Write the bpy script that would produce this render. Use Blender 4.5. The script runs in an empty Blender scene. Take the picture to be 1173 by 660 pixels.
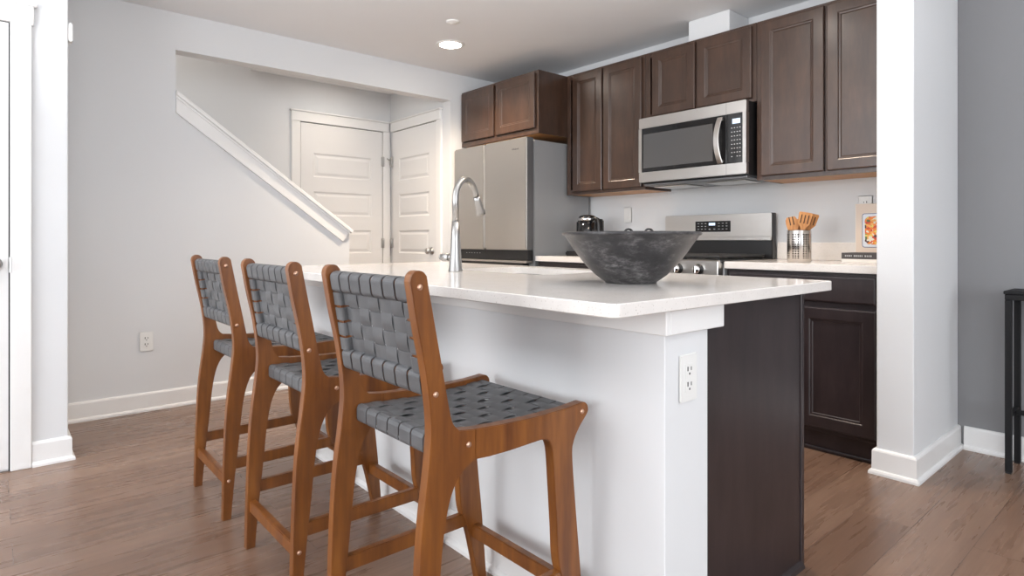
import bpy, bmesh, math, random
from mathutils import Vector, Matrix
random.seed(7)
C = bpy.context.scene.collection
S = bpy.context.scene
PI = math.pi
R = math.radians

# ------------------------------------------------------------------ camera
F_PX, YAW, Y_H, CAM_Z = 690.0, 49.2, 275.0, 1.03
cd = bpy.data.cameras.new('camera')
cd.sensor_fit = 'HORIZONTAL'; cd.sensor_width = 36.0
cd.lens = 36.0 * F_PX / 1173.0
cd.shift_y = -(330.0 - Y_H) / 1173.0
cd.clip_start = 0.05; cd.clip_end = 60
cam = bpy.data.objects.new('camera', cd); C.objects.link(cam)
cam.location = (0, 0, CAM_Z); cam.rotation_euler = (PI/2, 0, R(YAW))
S.camera = cam
# ------------------------------------------------------------------ view
S.view_settings.view_transform = 'Standard'
S.view_settings.look = 'None'
S.view_settings.gamma = 1.0
S.view_settings.use_curve_mapping = False
S.view_settings.exposure = 0.5
# ------------------------------------------------------------------ world
W = bpy.data.worlds.new('sky'); S.world = W; W.use_nodes = True
wn = W.node_tree.nodes; wn['Background'].inputs[0].default_value = (0.75, 0.87, 1.0, 1)
wn['Background'].inputs[1].default_value = 1.5
# ------------------------------------------------------------------ lights
def area(name, loc, rot, sx, sy, power, col):
    l = bpy.data.lights.new(name, 'AREA'); l.shape = 'RECTANGLE'; l.size = sx; l.size_y = sy
    l.energy = power; l.color = col
    o = bpy.data.objects.new(name, l); o.location = loc; o.rotation_euler = rot; C.objects.link(o); return o
DAY = (0.975, 0.985, 1.0)
area('daylight_window_back', (-1.6, -4.40, 1.45), (R(90), 0, 0), 3.0, 1.9, 96, DAY)
area('daylight_window_back', (1.9, -4.40, 1.45), (R(90), 0, 0), 2.2, 1.9, 18, DAY)
area('daylight_window_right', (3.40, 0.4, 1.45), (R(90), 0, R(90)), 3.0, 1.9, 60, DAY)
area('added_bounce_fill', (-2.3, -0.9, 1.60), (PI, 0, 0), 0.8, 0.8, 41, (0.95, 0.975, 1))  # three unseen fill lights, added to bounce brightness off the ceiling
area('added_bounce_fill', (1.0, 1.7, 1.60), (PI, 0, 0), 0.8, 0.8, 23, (0.95, 0.975, 1))
area('added_bounce_fill', (-1.25, 1.65, 1.98), (PI, 0, 0), 1.0, 1.0, 11, (0.97, 0.98, 1))
WARM = (1.0, 0.80, 0.60)
def can_light(x, y, z, power, col=WARM, spread=140):
    l = bpy.data.lights.new('downlight', 'SPOT'); l.energy = power; l.color = col
    l.shadow_soft_size = 0.07; l.spot_size = R(spread); l.spot_blend = 0.9
    o = bpy.data.objects.new('downlight', l); o.location = (x, y, z); C.objects.link(o); return o

# ================================================================== materials
def mat(name, col=(0.8, 0.8, 0.8), rough=0.5, metal=0.0, spec=0.5, coat=0.0, emit=None, es=1.0, aniso=0.0):
    m = bpy.data.materials.new(name); m.use_nodes = True
    b = m.node_tree.nodes['Principled BSDF']
    b.inputs['Base Color'].default_value = (*col, 1); b.inputs['Roughness'].default_value = rough
    b.inputs['Metallic'].default_value = metal; b.inputs['Specular IOR Level'].default_value = spec
    b.inputs['Coat Weight'].default_value = coat; b.inputs['Anisotropic'].default_value = aniso
    if emit:
        b.inputs['Emission Color'].default_value = (*emit, 1); b.inputs['Emission Strength'].default_value = es
    return m
def nt(m): return m.node_tree.nodes, m.node_tree.links, m.node_tree.nodes['Principled BSDF']
def coords(m, scale=(1, 1, 1), kind='Object', rot=(0, 0, 0)):
    n, l, b = nt(m); tc = n.new('ShaderNodeTexCoord'); mp = n.new('ShaderNodeMapping')
    mp.inputs['Scale'].default_value = scale; mp.inputs['Rotation'].default_value = rot
    l.new(tc.outputs[kind], mp.inputs[0]); return mp.outputs[0]
def noise(m, vec, scale, detail=4, rough=0.55):
    n, l, b = nt(m); t = n.new('ShaderNodeTexNoise'); t.inputs['Scale'].default_value = scale
    t.inputs['Detail'].default_value = detail; t.inputs['Roughness'].default_value = rough
    l.new(vec, t.inputs['Vector']); return t.outputs['Fac']
def ramp(m, fac, stops):
    n, l, b = nt(m); r = n.new('ShaderNodeValToRGB'); l.new(fac, r.inputs[0])
    while len(r.color_ramp.elements) < len(stops): r.color_ramp.elements.new(0.5)
    for e, (p, c) in zip(r.color_ramp.elements, stops): e.position = p; e.color = (*c, 1)
    return r.outputs[0]
def mix(m, a, bb, fac, mode='MIX'):
    n, l, b = nt(m); x = n.new('ShaderNodeMix'); x.data_type = 'RGBA'; x.blend_type = mode
    for s, v in ((0, fac), (6, a), (7, bb)):
        if isinstance(v, (int, float)): x.inputs[s].default_value = v
        elif isinstance(v, tuple): x.inputs[s].default_value = (*v, 1)
        else: l.new(v, x.inputs[s])
    return x.outputs[2]
def bump(m, h, strength=0.1, dist=0.002):
    n, l, b = nt(m); u = n.new('ShaderNodeBump'); u.inputs['Strength'].default_value = strength
    u.inputs['Distance'].default_value = dist; l.new(h, u.inputs['Height']); l.new(u.outputs[0], b.inputs['Normal'])
def setc(m, out, inp='Base Color'): n, l, b = nt(m); l.new(out, b.inputs[inp])
def maprange(m, v, a, bb, c, d):
    n, l, b = nt(m); x = n.new('ShaderNodeMapRange'); l.new(v, x.inputs[0])
    for i, q in enumerate((a, bb, c, d)): x.inputs[i+1].default_value = q
    return x.outputs[0]

def wallpaint(name, col, rough=0.75):
    m = mat(name, col, rough, spec=0.3); v = coords(m)
    bump(m, noise(m, v, 220, 3), 0.05, 0.001)
    setc(m, ramp(m, noise(m, v, 1.2, 2), [(0.3, tuple(c*0.98 for c in col)), (0.7, col)])); return m
M_wall = wallpaint('painted wall', (0.735, 0.745, 0.755))
M_ceil = wallpaint('painted ceiling', (0.84, 0.85, 0.865), 0.9)
M_grey = wallpaint('grey accent paint', (0.25, 0.25, 0.257))
M_trim = mat('white trim paint', (0.83, 0.825, 0.815), 0.35)
M_door = mat('white door paint', (0.78, 0.775, 0.77), 0.4)
M_plastic = mat('white plastic', (0.82, 0.82, 0.80), 0.3)
M_slot = mat('outlet slot', (0.03, 0.03, 0.03), 0.5)

def cab_wood(name, a, b_, rough=0.32, coat=0.45):
    m = mat(name, a, rough, coat=coat); m.node_tree.nodes['Principled BSDF'].inputs['Coat Roughness'].default_value = 0.24; v = coords(m, (6, 6, 1.3))
    g = noise(m, v, 4, 6, 0.62); v2 = coords(m, (1, 1, 1)); g2 = noise(m, v2, 5, 4)
    c = ramp(m, g, [(0.3, a), (0.72, b_)])
    c = mix(m, c, tuple(x*0.7 for x in a), maprange(m, g2, 0.35, 0.75, 0.0, 0.5))
    setc(m, c); bump(m, g, 0.05, 0.001); return m
M_cab = cab_wood('stained maple cabinet', (0.045, 0.023, 0.014), (0.084, 0.043, 0.027))  # warm lamp light on the uppers is part of this brown
M_cab_shade = cab_wood('shaded maple cabinet', (0.022, 0.015, 0.016), (0.040, 0.027, 0.028), 0.36, 0.15)  # same wood as the uppers, weaker light below put into a darker colour
M_maple = mat('natural maple veneer', (0.55, 0.27, 0.10), 0.5)
v = coords(M_maple, (2, 20, 20)); setc(M_maple, ramp(M_maple, noise(M_maple, v, 3), [(0.3, (0.48, 0.22, 0.08)), (0.7, (0.62, 0.33, 0.14))]))

# stool wood
M_stool = mat('walnut stained stool wood', (0.3, 0.1, 0.03), 0.34)
v = coords(M_stool, (10, 10, 1.2)); g = noise(M_stool, v, 3.0, 5, 0.55)
c = ramp(M_stool, g, [(0.25, (0.105, 0.031, 0.008)), (0.55, (0.200, 0.067, 0.013)), (0.85, (0.320, 0.118, 0.022))])
setc(M_stool, c); bump(M_stool, g, 0.06, 0.001)
M_bolt = mat('copper toned bolt cap', (0.60, 0.38, 0.27), 0.3, 0.8)
M_strap = mat('dark grey leather strap', (0.085, 0.088, 0.095), 0.42)
v = coords(M_strap); bump(M_strap, noise(M_strap, v, 260, 4), 0.2, 0.0008)
setc(M_strap, ramp(M_strap, noise(M_strap, v, 9), [(0.3, (0.080, 0.082, 0.086)), (0.7, (0.112, 0.115, 0.120))]))

# floor: vinyl planks running along Y
M_floor = mat('wood plank floor', (0.2, 0.14, 0.1), 0.3, spec=0.6)
n, l, b = nt(M_floor)
v = coords(M_floor, (1, 1, 1), 'Object', (0, 0, R(90)))
br = n.new('ShaderNodeTexBrick'); l.new(v, br.inputs['Vector'])
br.inputs['Scale'].default_value = 1.0; br.inputs['Brick Width'].default_value = 1.22; br.inputs['Row Height'].default_value = 0.178
br.inputs['Mortar Size'].default_value = 0.0012; br.inputs['Mortar Smooth'].default_value = 0.1; br.offset = 0.37
br.inputs['Color1'].default_value = (0, 0, 0, 1); br.inputs['Color2'].default_value = (1, 1, 1, 1); br.inputs['Mortar'].default_value = (0.5, 0.5, 0.5, 1)
tone = ramp(M_floor, br.outputs['Color'], [(0.0, (0.165, 0.096, 0.064)), (0.35, (0.232, 0.144, 0.100)), (0.7, (0.192, 0.114, 0.078)), (1.0, (0.260, 0.166, 0.117))])
# grain shifts plank by plank
sep = n.new('ShaderNodeVectorMath'); sep.operation = 'MULTIPLY_ADD'; l.new(br.outputs['Color'], sep.inputs[0]); sep.inputs[1].default_value = (7, 3, 5)
l.new(coords(M_floor, (13, 0.9, 1)), sep.inputs[2])
g = noise(M_floor, sep.outputs[0], 2.6, 5, 0.5)
g2 = noise(M_floor, coords(M_floor, (4.5, 0.7, 1)), 2.2, 4, 0.5)
c = mix(M_floor, tone, ramp(M_floor, g, [(0.2, (0.80, 0.77, 0.75)), (0.5, (1.0, 0.99, 0.98)), (0.85, (1.16, 1.17, 1.18))]), 1.0, 'MULTIPLY')
fine = noise(M_floor, coords(M_floor, (60, 2.2, 1)), 2.0, 3, 0.5)
c = mix(M_floor, c, ramp(M_floor, fine, [(0.3, (0.88, 0.87, 0.86)), (0.7, (1.10, 1.10, 1.10))]), 1.0, 'MULTIPLY')
c = mix(M_floor, c, (0.085, 0.046, 0.030), maprange(M_floor, g2, 0.42, 0.9, 0.0, 0.5))
c = mix(M_floor, c, (0.05, 0.033, 0.025), maprange(M_floor, br.outputs['Fac'], 0, 1, 0, 0.7))
setc(M_floor, c)
setc(M_floor, maprange(M_floor, g, 0.3, 0.8, 0.24, 0.36), 'Roughness')
bump(M_floor, g, 0.08, 0.001)

# quartz worktop
M_quartz = mat('white speckled quartz', (0.8, 0.78, 0.75), 0.12, spec=0.55)
n, l, b = nt(M_quartz); v = coords(M_quartz)
vo = n.new('ShaderNodeTexVoronoi'); vo.inputs['Scale'].default_value = 130; l.new(v, vo.inputs['Vector'])
vo2 = n.new('ShaderNodeTexVoronoi'); vo2.inputs['Scale'].default_value = 55; l.new(v, vo2.inputs['Vector'])
c = mix(M_quartz, (0.62, 0.58, 0.54), (0.80, 0.765, 0.73), maprange(M_quartz, vo.outputs['Distance'], 0.08, 0.25, 0, 1))
c = mix(M_quartz, (0.42, 0.38, 0.35), c, maprange(M_quartz, vo2.outputs['Distance'], 0.05, 0.09, 0, 1))
c = mix(M_quartz, c, (0.72, 0.69, 0.66), maprange(M_quartz, noise(M_quartz, v, 18), 0.4, 0.7, 0, 0.5))
setc(M_quartz, c)

def steel(name, col, rough, sc=(1, 1, 160)):
    m = mat(name, col, rough, 1.0); v = coords(m, sc); g = noise(m, v, 3, 3)
    setc(m, maprange(m, g, 0.3, 0.7, rough*0.93, rough*1.08), 'Roughness')
    bump(m, g, 0.015, 0.0004); return m
M_steel = steel('brushed stainless steel', (0.62, 0.60, 0.575), 0.30, (2, 2, 220))
M_steelv = steel('brushed stainless door', (0.60, 0.575, 0.545), 0.33, (2, 2, 220))
M_nickel = mat('brushed nickel', (0.45, 0.445, 0.435), 0.32, 1.0)
M_chrome = mat('polished chrome', (0.85, 0.85, 0.85), 0.08, 1.0)
M_fside = mat('grey coated steel side', (0.33, 0.335, 0.34), 0.38, 0.2)
M_fedge = mat('grey door edge', (0.17, 0.17, 0.175), 0.35, 0.5)
M_black = mat('black plastic', (0.012, 0.012, 0.013), 0.35)
M_gloss = mat('gloss black glass', (0.010, 0.010, 0.011), 0.06, spec=0.6)
M_window = mat('microwave window screen', (0.08, 0.08, 0.082), 0.12, spec=0.6)
M_iron = mat('cast iron grate', (0.02, 0.02, 0.021), 0.55)
M_legend = mat('pale key legends', (0.45, 0.45, 0.45), 0.5)
M_lcd = mat('lit display', (0.1, 0.1, 0.1), 0.4, emit=(0.62, 0.78, 1.0), es=1.1)
M_logo = mat('dark logo print', (0.10, 0.10, 0.11), 0.4)
M_tmetal = mat('black powder coated metal', (0.010, 0.010, 0.011), 0.6, spec=0.25)
M_bamboo = mat('bamboo wood', (0.55, 0.26, 0.09), 0.5)
v = coords(M_bamboo, (20, 20, 2)); setc(M_bamboo, ramp(M_bamboo, noise(M_bamboo, v, 4), [(0.3, (0.44, 0.18, 0.055)), (0.7, (0.66, 0.33, 0.12))]))
M_lens = mat('glowing lamp lens', (1, 1, 1), 0.5, emit=(1.0, 0.93, 0.84), es=25.0)
M_glow = mat('window glass', (0.9, 0.95, 1.0), 0.05, spec=0.5)

# bowl: charcoal with chalky scuffs
M_bowl = mat('charcoal wooden bowl', (0.04, 0.04, 0.042), 0.45)
v = coords(M_bowl, (1, 1, 1.8)); a_ = noise(M_bowl, v, 9, 8, 0.7); b2 = noise(M_bowl, coords(M_bowl, (1, 1, 2.5)), 38, 6, 0.75)
c = ramp(M_bowl, a_, [(0.32, (0.014, 0.014, 0.016)), (0.62, (0.040, 0.037, 0.038))])
n, l, b = nt(M_bowl); mm = n.new('ShaderNodeMath'); mm.operation = 'MULTIPLY'
l.new(maprange(M_bowl, a_, 0.44, 0.66, 0, 1), mm.inputs[0]); l.new(maprange(M_bowl, b2, 0.45, 0.72, 0, 1), mm.inputs[1])
c = mix(M_bowl, c, (0.27, 0.26, 0.26), mm.outputs[0]); setc(M_bowl, c); bump(M_bowl, b2, 0.25, 0.002)
setc(M_bowl, maprange(M_bowl, a_, 0.3, 0.7, 0.26, 0.5), 'Roughness')

# ================================================================== mesh helpers
wl = {}
def BM(): return bmesh.new()
def box(bm, x0, x1, y0, y1, z0, z1, bev=0.0, seg=1):
    x0, x1 = min(x0, x1), max(x0, x1); y0, y1 = min(y0, y1), max(y0, y1); z0, z1 = min(z0, z1), max(z0, z1)
    vs = [bm.verts.new(p) for p in ((x0,y0,z0),(x1,y0,z0),(x1,y1,z0),(x0,y1,z0),(x0,y0,z1),(x1,y0,z1),(x1,y1,z1),(x0,y1,z1))]
    fs = [bm.faces.new([vs[i] for i in q]) for q in ((0,3,2,1),(4,5,6,7),(0,1,5,4),(1,2,6,5),(2,3,7,6),(3,0,4,7))]
    if bev > 0:
        es = list({e for f in fs for e in f.edges})
        bmesh.ops.bevel(bm, geom=es, offset=bev, segments=seg, affect='EDGES', clamp_overlap=True)
    return bm
def prism(bm, pts, axis, a, b, bev=0.0, seg=1):
    """polygon pts (2-D) in the plane across `axis`, extruded a..b; X: (y,z)  Y: (x,z)  Z: (x,y)"""
    def mk(p, t):
        return {'X': (t, p[0], p[1]), 'Y': (p[0], t, p[1]), 'Z': (p[0], p[1], t)}[axis]
    v0 = [bm.verts.new(mk(p, a)) for p in pts]; v1 = [bm.verts.new(mk(p, b)) for p in pts]
    f0 = bm.faces.new(v0); f1 = bm.faces.new(list(reversed(v1))); fs = [f0, f1]
    k = len(pts)
    for i in range(k): fs.append(bm.faces.new((v0[i], v1[i], v1[(i+1) % k], v0[(i+1) % k])))
    bmesh.ops.recalc_face_normals(bm, faces=fs)
    if bev > 0:
        es = list({e for f in (f0, f1) for e in f.edges})
        bmesh.ops.bevel(bm, geom=es, offset=bev, segments=seg, affect='EDGES', clamp_overlap=True)
    return bm
def lathe(bm, prof, c=(0, 0, 0), seg=32, M=None, cap=True):
    """prof: list of (r,z); revolved about Z, moved by c or matrix M"""
    M = M or Matrix.Translation(c); rings = []
    for r, z in prof:
        rings.append([bm.verts.new(M @ Vector((r*math.cos(2*PI*i/seg), r*math.sin(2*PI*i/seg), z))) for i in range(seg)])
    fs = []
    for a, b_ in zip(rings, rings[1:]):
        for i in range(seg): fs.append(bm.faces.new((a[i], a[(i+1) % seg], b_[(i+1) % seg], b_[i])))
    if cap:
        fs.append(bm.faces.new(list(reversed(rings[0])))); fs.append(bm.faces.new(rings[-1]))
    for f in fs: f.smooth = True
    bmesh.ops.recalc_face_normals(bm, faces=fs)
    return bm
def axisM(p, d):
    d = Vector(d).normalized(); return Matrix.Translation(p) @ d.to_track_quat('Z', 'Y').to_matrix().to_4x4()
def cyl(bm, p0, p1, r, seg=20, r1=None):
    p0, p1 = Vector(p0), Vector(p1); L = (p1-p0).length; r1 = r if r1 is None else r1
    e = min(0.0015, r*0.2, L*0.2)
    return lathe(bm, [(r-e, 0), (r, e), (r1, L-e), (r1-e, L)], M=axisM(p0, p1-p0), seg=seg)
def tube(bm, pts, rad, seg=14):
    pts = [Vector(p) for p in pts]; rads = rad if isinstance(rad, (list, tuple)) else [rad]*len(pts)
    t0 = (pts[1]-pts[0]).normalized(); up = Vector((0, 0, 1)) if abs(t0.z) < 0.9 else Vector((1, 0, 0))
    nrm = t0.cross(up).normalized(); rings = []
    for i, p in enumerate(pts):
        t = (pts[min(i+1, len(pts)-1)] - pts[max(i-1, 0)]).normalized()
        nrm = (nrm - t*nrm.dot(t)).normalized(); bn = t.cross(nrm)
        rings.append([bm.verts.new(p + (nrm*math.cos(2*PI*k/seg)+bn*math.sin(2*PI*k/seg))*rads[i]) for k in range(seg)])
    fs = []
    for a, b_ in zip(rings, rings[1:]):
        for i in range(seg): fs.append(bm.faces.new((a[i], a[(i+1) % seg], b_[(i+1) % seg], b_[i])))
    fs.append(bm.faces.new(list(reversed(rings[0])))); fs.append(bm.faces.new(rings[-1]))
    for f in fs: f.smooth = True
    bmesh.ops.recalc_face_normals(bm, faces=fs); return bm
def ribbon(bm, pts, nrms, side, w, t):
    """flat strap of width w along `side`, thickness t along nrms"""
    side = Vector(side).normalized(); rings = []
    for p, nn in zip(pts, nrms):
        p = Vector(p); nn = Vector(nn).normalized(); e = t*0.35
        rings.append([bm.verts.new(p + side*a + nn*b_) for a, b_ in ((-w/2, 0), (-w/2+e, t/2), (w/2-e, t/2), (w/2, 0), (w/2-e, -t/2), (-w/2+e, -t/2))])
    fs = []
    for a, b_ in zip(rings, rings[1:]):
        for i in range(6): fs.append(bm.faces.new((a[i], a[(i+1) % 6], b_[(i+1) % 6], b_[i])))
    fs.append(bm.faces.new(list(reversed(rings[0])))); fs.append(bm.faces.new(rings[-1]))
    bmesh.ops.recalc_face_normals(bm, faces=fs); return bm

def link(name, data, parent=None):
    o = bpy.data.objects.new(name, data); C.objects.link(o)
    if parent: o.parent = parent
    return o
def obj(name, bm, m, parent=None, label=None):
    """verts are in world space; the origin goes to the base of the mesh (top-level) or to the parent's origin"""
    if parent is None:
        xs = [v.co.x for v in bm.verts]; ys = [v.co.y for v in bm.verts]; zs = [v.co.z for v in bm.verts]
        off = Vector(((min(xs)+max(xs))/2, (min(ys)+max(ys))/2, min(zs)))
    else: off = wl[parent.name]
    bmesh.ops.translate(bm, verts=bm.verts, vec=-off)
    me = bpy.data.meshes.new(name); bm.to_mesh(me); bm.free()
    for x in (m if isinstance(m, list) else [m]): me.materials.append(x)
    o = link(name, me, parent)
    if parent is None: o.location = off
    wl[o.name] = off.copy()
    if label: o['label'] = label
    return o
def tag(o, label, cat, group=None):
    o['label'] = label; o['category'] = cat
    if group: o['group'] = group
    return o
def thing(name, label, cat, loc, group=None):
    o = bpy.data.objects.new(name, None); C.objects.link(o); o.location = loc; o.empty_display_size = 0.1
    wl[o.name] = Vector(loc); return tag(o, label, cat, group)
def struct(name, bm, m, label=None, parent=None):
    o = obj(name, bm, m, parent)
    if parent is None: o['kind'] = 'structure'
    if label: o['label'] = label
    return o
def copy_tree(o, parent=None):
    c = o.copy(); C.objects.link(c); c.parent = parent
    for ch in list(o.children): copy_tree(ch, c)
    return c
def text_mesh(s, size, depth, align='CENTER'):
    cu = bpy.data.curves.new('txt', 'FONT'); cu.body = s; cu.size = size; cu.extrude = depth; cu.align_x = align; cu.align_y = 'CENTER'
    o = bpy.data.objects.new('txt', cu); C.objects.link(o); bpy.context.view_layer.update()
    me = bpy.data.meshes.new_from_object(o.evaluated_get(bpy.context.evaluated_depsgraph_get()))
    bpy.data.objects.remove(o); return me
def text_bm(s, size, M, depth=0.0004):
    me = text_mesh(s, size, depth); bm = BM(); bm.from_mesh(me); bpy.data.meshes.remove(me)
    bmesh.ops.transform(bm, matrix=M, verts=bm.verts); return bm

# ================================================================== the room
CEIL = 2.44
XL, YB = -4.19, 3.64                       # left wall plane, kitchen wall plane
XH, YH2 = -5.20, 2.93                      # hall wall planes
struct('floor', box(BM(), -5.35, 3.6, -4.6, 3.8, -0.10, 0.0), M_floor, 'brown wood plank floor')
bm = BM(); box(bm, -4.30, 3.6, -4.6, 3.8, CEIL, CEIL+0.12)
struct('ceiling', bm, M_ceil, 'white kitchen ceiling')
bm = BM(); box(bm, -5.35, -4.302, 1.66, 3.8, CEIL, CEIL+0.12); box(bm, -5.35, -4.302, 1.62, 1.66, CEIL, 3.55); box(bm, -5.35, -4.302, -1.7, 1.62, 3.45, 3.55)
struct('ceiling_hall', bm, M_ceil, 'ceiling over the hall and the stairwell')
# left wall with the stair opening
struct('wall_left', prism(BM(), [(0.16, 0), (2.014, 0), (2.014, 1.085), (0.861, 1.925), (0.861, 2.21), (2.93, 2.21), (2.93, 0), (3.75, 0), (3.75, CEIL), (0.16, CEIL)], 'X', -4.30, XL), M_wall, 'white wall with the sloped stair opening')
struct('wall_back', box(BM(), XL, -0.821, YB, YB+0.11, 0, CEIL), M_wall, 'white kitchen wall behind the range')
struct('wall_accent', box(BM(), -0.82, 3.6, YB, YB+0.11, 0, CEIL), M_grey, 'dark grey accent wall at right')
struct('wall_wing', box(BM(), -0.962, -0.82, 2.957, YB, 0, CEIL, 0.003), M_wall, 'short white wing wall ending the kitchen run')
struct('wall_entry', box(BM(), -4.19, -3.50, -4.5, 0.27, 0, CEIL, 0.003), M_wall, 'white wall at far left')
struct('wall_hall', box(BM(), -5.31, XH, -1.7, 3.04, 0, 3.45), M_wall, 'hall wall behind the stairs')
struct('wall_closet', box(BM(), XH, -4.301, YH2, 3.04, 0, CEIL), M_wall, 'hall end wall')
bm = BM(); box(bm, XH, -4.301, -1.7, -1.6, 0, 3.45); box(bm, -4.301, -4.20, -1.7, 0.16, 0, 3.45); box(bm, -4.301, -4.2, 0.16, 1.66, CEIL+0.121, 3.45)
struct('wall_stairwell', bm, M_wall)
# walls behind the camera with their windows
bm = BM(); z0, z1 = 0.5, 2.4
box(bm, -3.5, -3.1, -4.6, -4.5, 0, CEIL); box(bm, -0.1, 0.8, -4.6, -4.5, 0, CEIL); box(bm, 3.0, 3.6, -4.6, -4.5, 0, CEIL)
for a, b_ in ((-3.1, -0.1), (0.8, 3.0)): box(bm, a, b_, -4.6, -4.5, 0, z0); box(bm, a, b_, -4.6, -4.5, z1, CEIL)
struct('wall_front', bm, M_wall)
bm = BM(); box(bm, 3.5, 3.6, -4.5, -1.1, 0, CEIL); box(bm, 3.5, 3.6, 1.9, YB, 0, CEIL); box(bm, 3.5, 3.6, -1.1, 1.9, 0, z0); box(bm, 3.5, 3.6, -1.1, 1.9, z1, CEIL)
struct('wall_right', bm, M_wall)
def window(nm, a, b_, axis):
    bm = BM(); t = 0.05
    def bb(u0, u1, zz0, zz1):
        if axis == 'Y': box(bm, u0, u1, -4.58, -4.52, zz0, zz1, 0.004)
        else: box(bm, 3.52, 3.58, u0, u1, zz0, zz1, 0.004)
    bb(a, a+t, z0, z1); bb(b_-t, b_, z0, z1); bb(a, b_, z0, z0+t); bb(a, b_, z1-t, z1); bb((a+b_)/2-t/2, (a+b_)/2+t/2, z0, z1); bb(a, b_, (z0+z1)/2-0.02, (z0+z1)/2+0.02)
    struct(nm, bm, M_trim)
window('window_1', -3.1, -0.1, 'Y'); window('window_2', 0.8, 3.0, 'Y'); window('window_3', -1.1, 1.9, 'X')

# stairs behind the half wall
pts = [(1.92, 0)]; y, z = 1.92, 0.0
for k in range(12):
    z += 0.19; pts.append((y, z)); y -= 0.262; pts.append((y, z))
pts.append((y, 0))
st = struct('stairs', prism(BM(), pts, 'X', XH+0.001, -4.302), M_trim)

# baseboards (a board with a shoe moulding)
BPROF = [(0, 0), (0.026, 0), (0.026, 0.010), (0.022, 0.018), (0.015, 0.022), (0.014, 0.100), (0.011, 0.107), (0.005, 0.112), (0, 0.112)]
def sweep_profile(bm, path, prof):
    """profile (out, z) swept along a plan polyline with mitred corners; `out` is to the right of travel"""
    P_ = [Vector(p) for p in path]; rings = []
    for i, p in enumerate(P_):
        d0 = (p-P_[i-1]).normalized() if i else None; d1 = (P_[i+1]-p).normalized() if i < len(P_)-1 else None
        d0 = d0 or d1; d1 = d1 or d0; n0 = Vector((d0.y, -d0.x)); n1 = Vector((d1.y, -d1.x)); m_ = (n0+n1).normalized(); k_ = 1/max(0.3, m_.dot(n0))
        rings.append([bm.verts.new((p.x+m_.x*k_*o_, p.y+m_.y*k_*o_, z)) for o_, z in prof])
    fs = []; n_ = len(prof)
    for a, b_ in zip(rings, rings[1:]):
        for i in range(n_): fs.append(bm.faces.new((a[i], a[(i+1) % n_], b_[(i+1) % n_], b_[i])))
    fs.append(bm.faces.new(list(reversed(rings[0])))); fs.append(bm.faces.new(rings[-1]))
    bmesh.ops.recalc_face_normals(bm, faces=fs)
def bboard(name, path, label=None):
    bm = BM(); sweep_profile(bm, path, BPROF); return struct(name, bm, M_trim, label)
bboard('baseboard_left', [(XL+0.0003, 0.297), (XL+0.0003, 2.014)], 'white baseboard of the left wall')
bboard('baseboard_entry', [(-3.4997, 0.137), (-3.4997, 0.2703), (-4.16, 0.2703)], 'white baseboard wrapping the corner beside the left door')
bboard('baseboard_wing', [(-0.9625, 3.03), (-0.9625, 2.9567), (-0.8197, 2.9567), (-0.8197, 3.6397)], 'white baseboard around the wing wall')
bboard('baseboard_accent', [(-0.7925, 3.6397), (3.49, 3.6397)], 'white baseboard under the grey wall')

# sloped cap board on the half wall
a0 = Vector((0.861, 1.955)); a1 = Vector((2.035, 1.100)); d = (a1-a0).normalized(); nn = Vector((-d.y, d.x))
if nn.y < 0: nn = -nn
def quad(p, q, h0, h1, e0=0, e1=0):
    return [tuple(p+nn*h0-d*0), tuple(q+nn*h0), tuple(q+nn*h1), tuple(p+nn*h1)]
bm = BM()
# cap and apron boards cut plumb at the upper end against the jamb
def slope_poly(h0, h1, ext):
    q = a1 + d*ext
    def plumb(h):  # point on the line offset h that has y = 0.861
        p = a0+nn*h; t = (0.8615-p.x)/d.x; return p+d*t
    return [tuple(plumb(h0)), tuple(q+nn*h0), tuple(q+nn*h1), tuple(plumb(h1))]
prism(bm, slope_poly(-0.024, 0.0, 0.0), 'X', -4.325, -4.152, 0.004)
prism(bm, slope_poly(-0.036, -0.024, -0.012), 'X', -4.190, -4.166)
prism(bm, slope_poly(-0.110, -0.036, -0.015), 'X', -4.190, -4.172)
struct('trim_1', bm, M_trim, 'white sloped cap board on the stair half wall')

# ---- doors
def panel_slab(bm, x0, x1, z0, z1, panels, f, t=0.012):
    """door leaf front with recessed-and-raised panels; f maps (u, depth, z) to world"""
    def q(u0, u1, w0, w1, du, dd):   # ring of four verts
        return [bm.verts.new(f(u0+du, dd, w0+du)), bm.verts.new(f(u1-du, dd, w0+du)), bm.verts.new(f(u1-du, dd, w1-du)), bm.verts.new(f(u0+du, dd, w1-du))]
    fs = []
    us = [x0, panels[0][0], panels[0][1], x1]
    def face(a, b_, c, e): fs.append(bm.faces.new((bm.verts.new(f(a, t, c)), bm.verts.new(f(b_, t, c)), bm.verts.new(f(b_, t, e)), bm.verts.new(f(a, t, e)))))
    face(us[0], us[1], z0, z1); face(us[2], us[3], z0, z1)
    zc = z0
    for (u0, u1, w0, w1) in panels:
        face(u0, u1, zc, w0); zc = w1
        rings = [q(u0, u1, w0, w1, s, dd) for s, dd in ((0, t), (0.012, t-0.008), (0.020, t-0.008), (0.040, t-0.002))]
        for a, b_ in zip(rings, rings[1:]):
            for i in range(4): fs.append(bm.faces.new((a[i], a[(i+1) % 4], b_[(i+1) % 4], b_[i])))
        fs.append(bm.faces.new(rings[-1]))
    face(us[1], us[2], zc, z1)
    # edges and back
    o = q(x0, x1, z0, z1, 0, t); k = q(x0, x1, z0, z1, 0, 0)
    for i in range(4): fs.append(bm.faces.new((o[i], k[i], k[(i+1) % 4], o[(i+1) % 4])))
    fs.append(bm.faces.new(list(reversed(k))))
    bmesh.ops.remove_doubles(bm, verts=bm.verts, dist=1e-5)
    bmesh.ops.recalc_face_normals(bm, faces=bm.faces)
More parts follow.
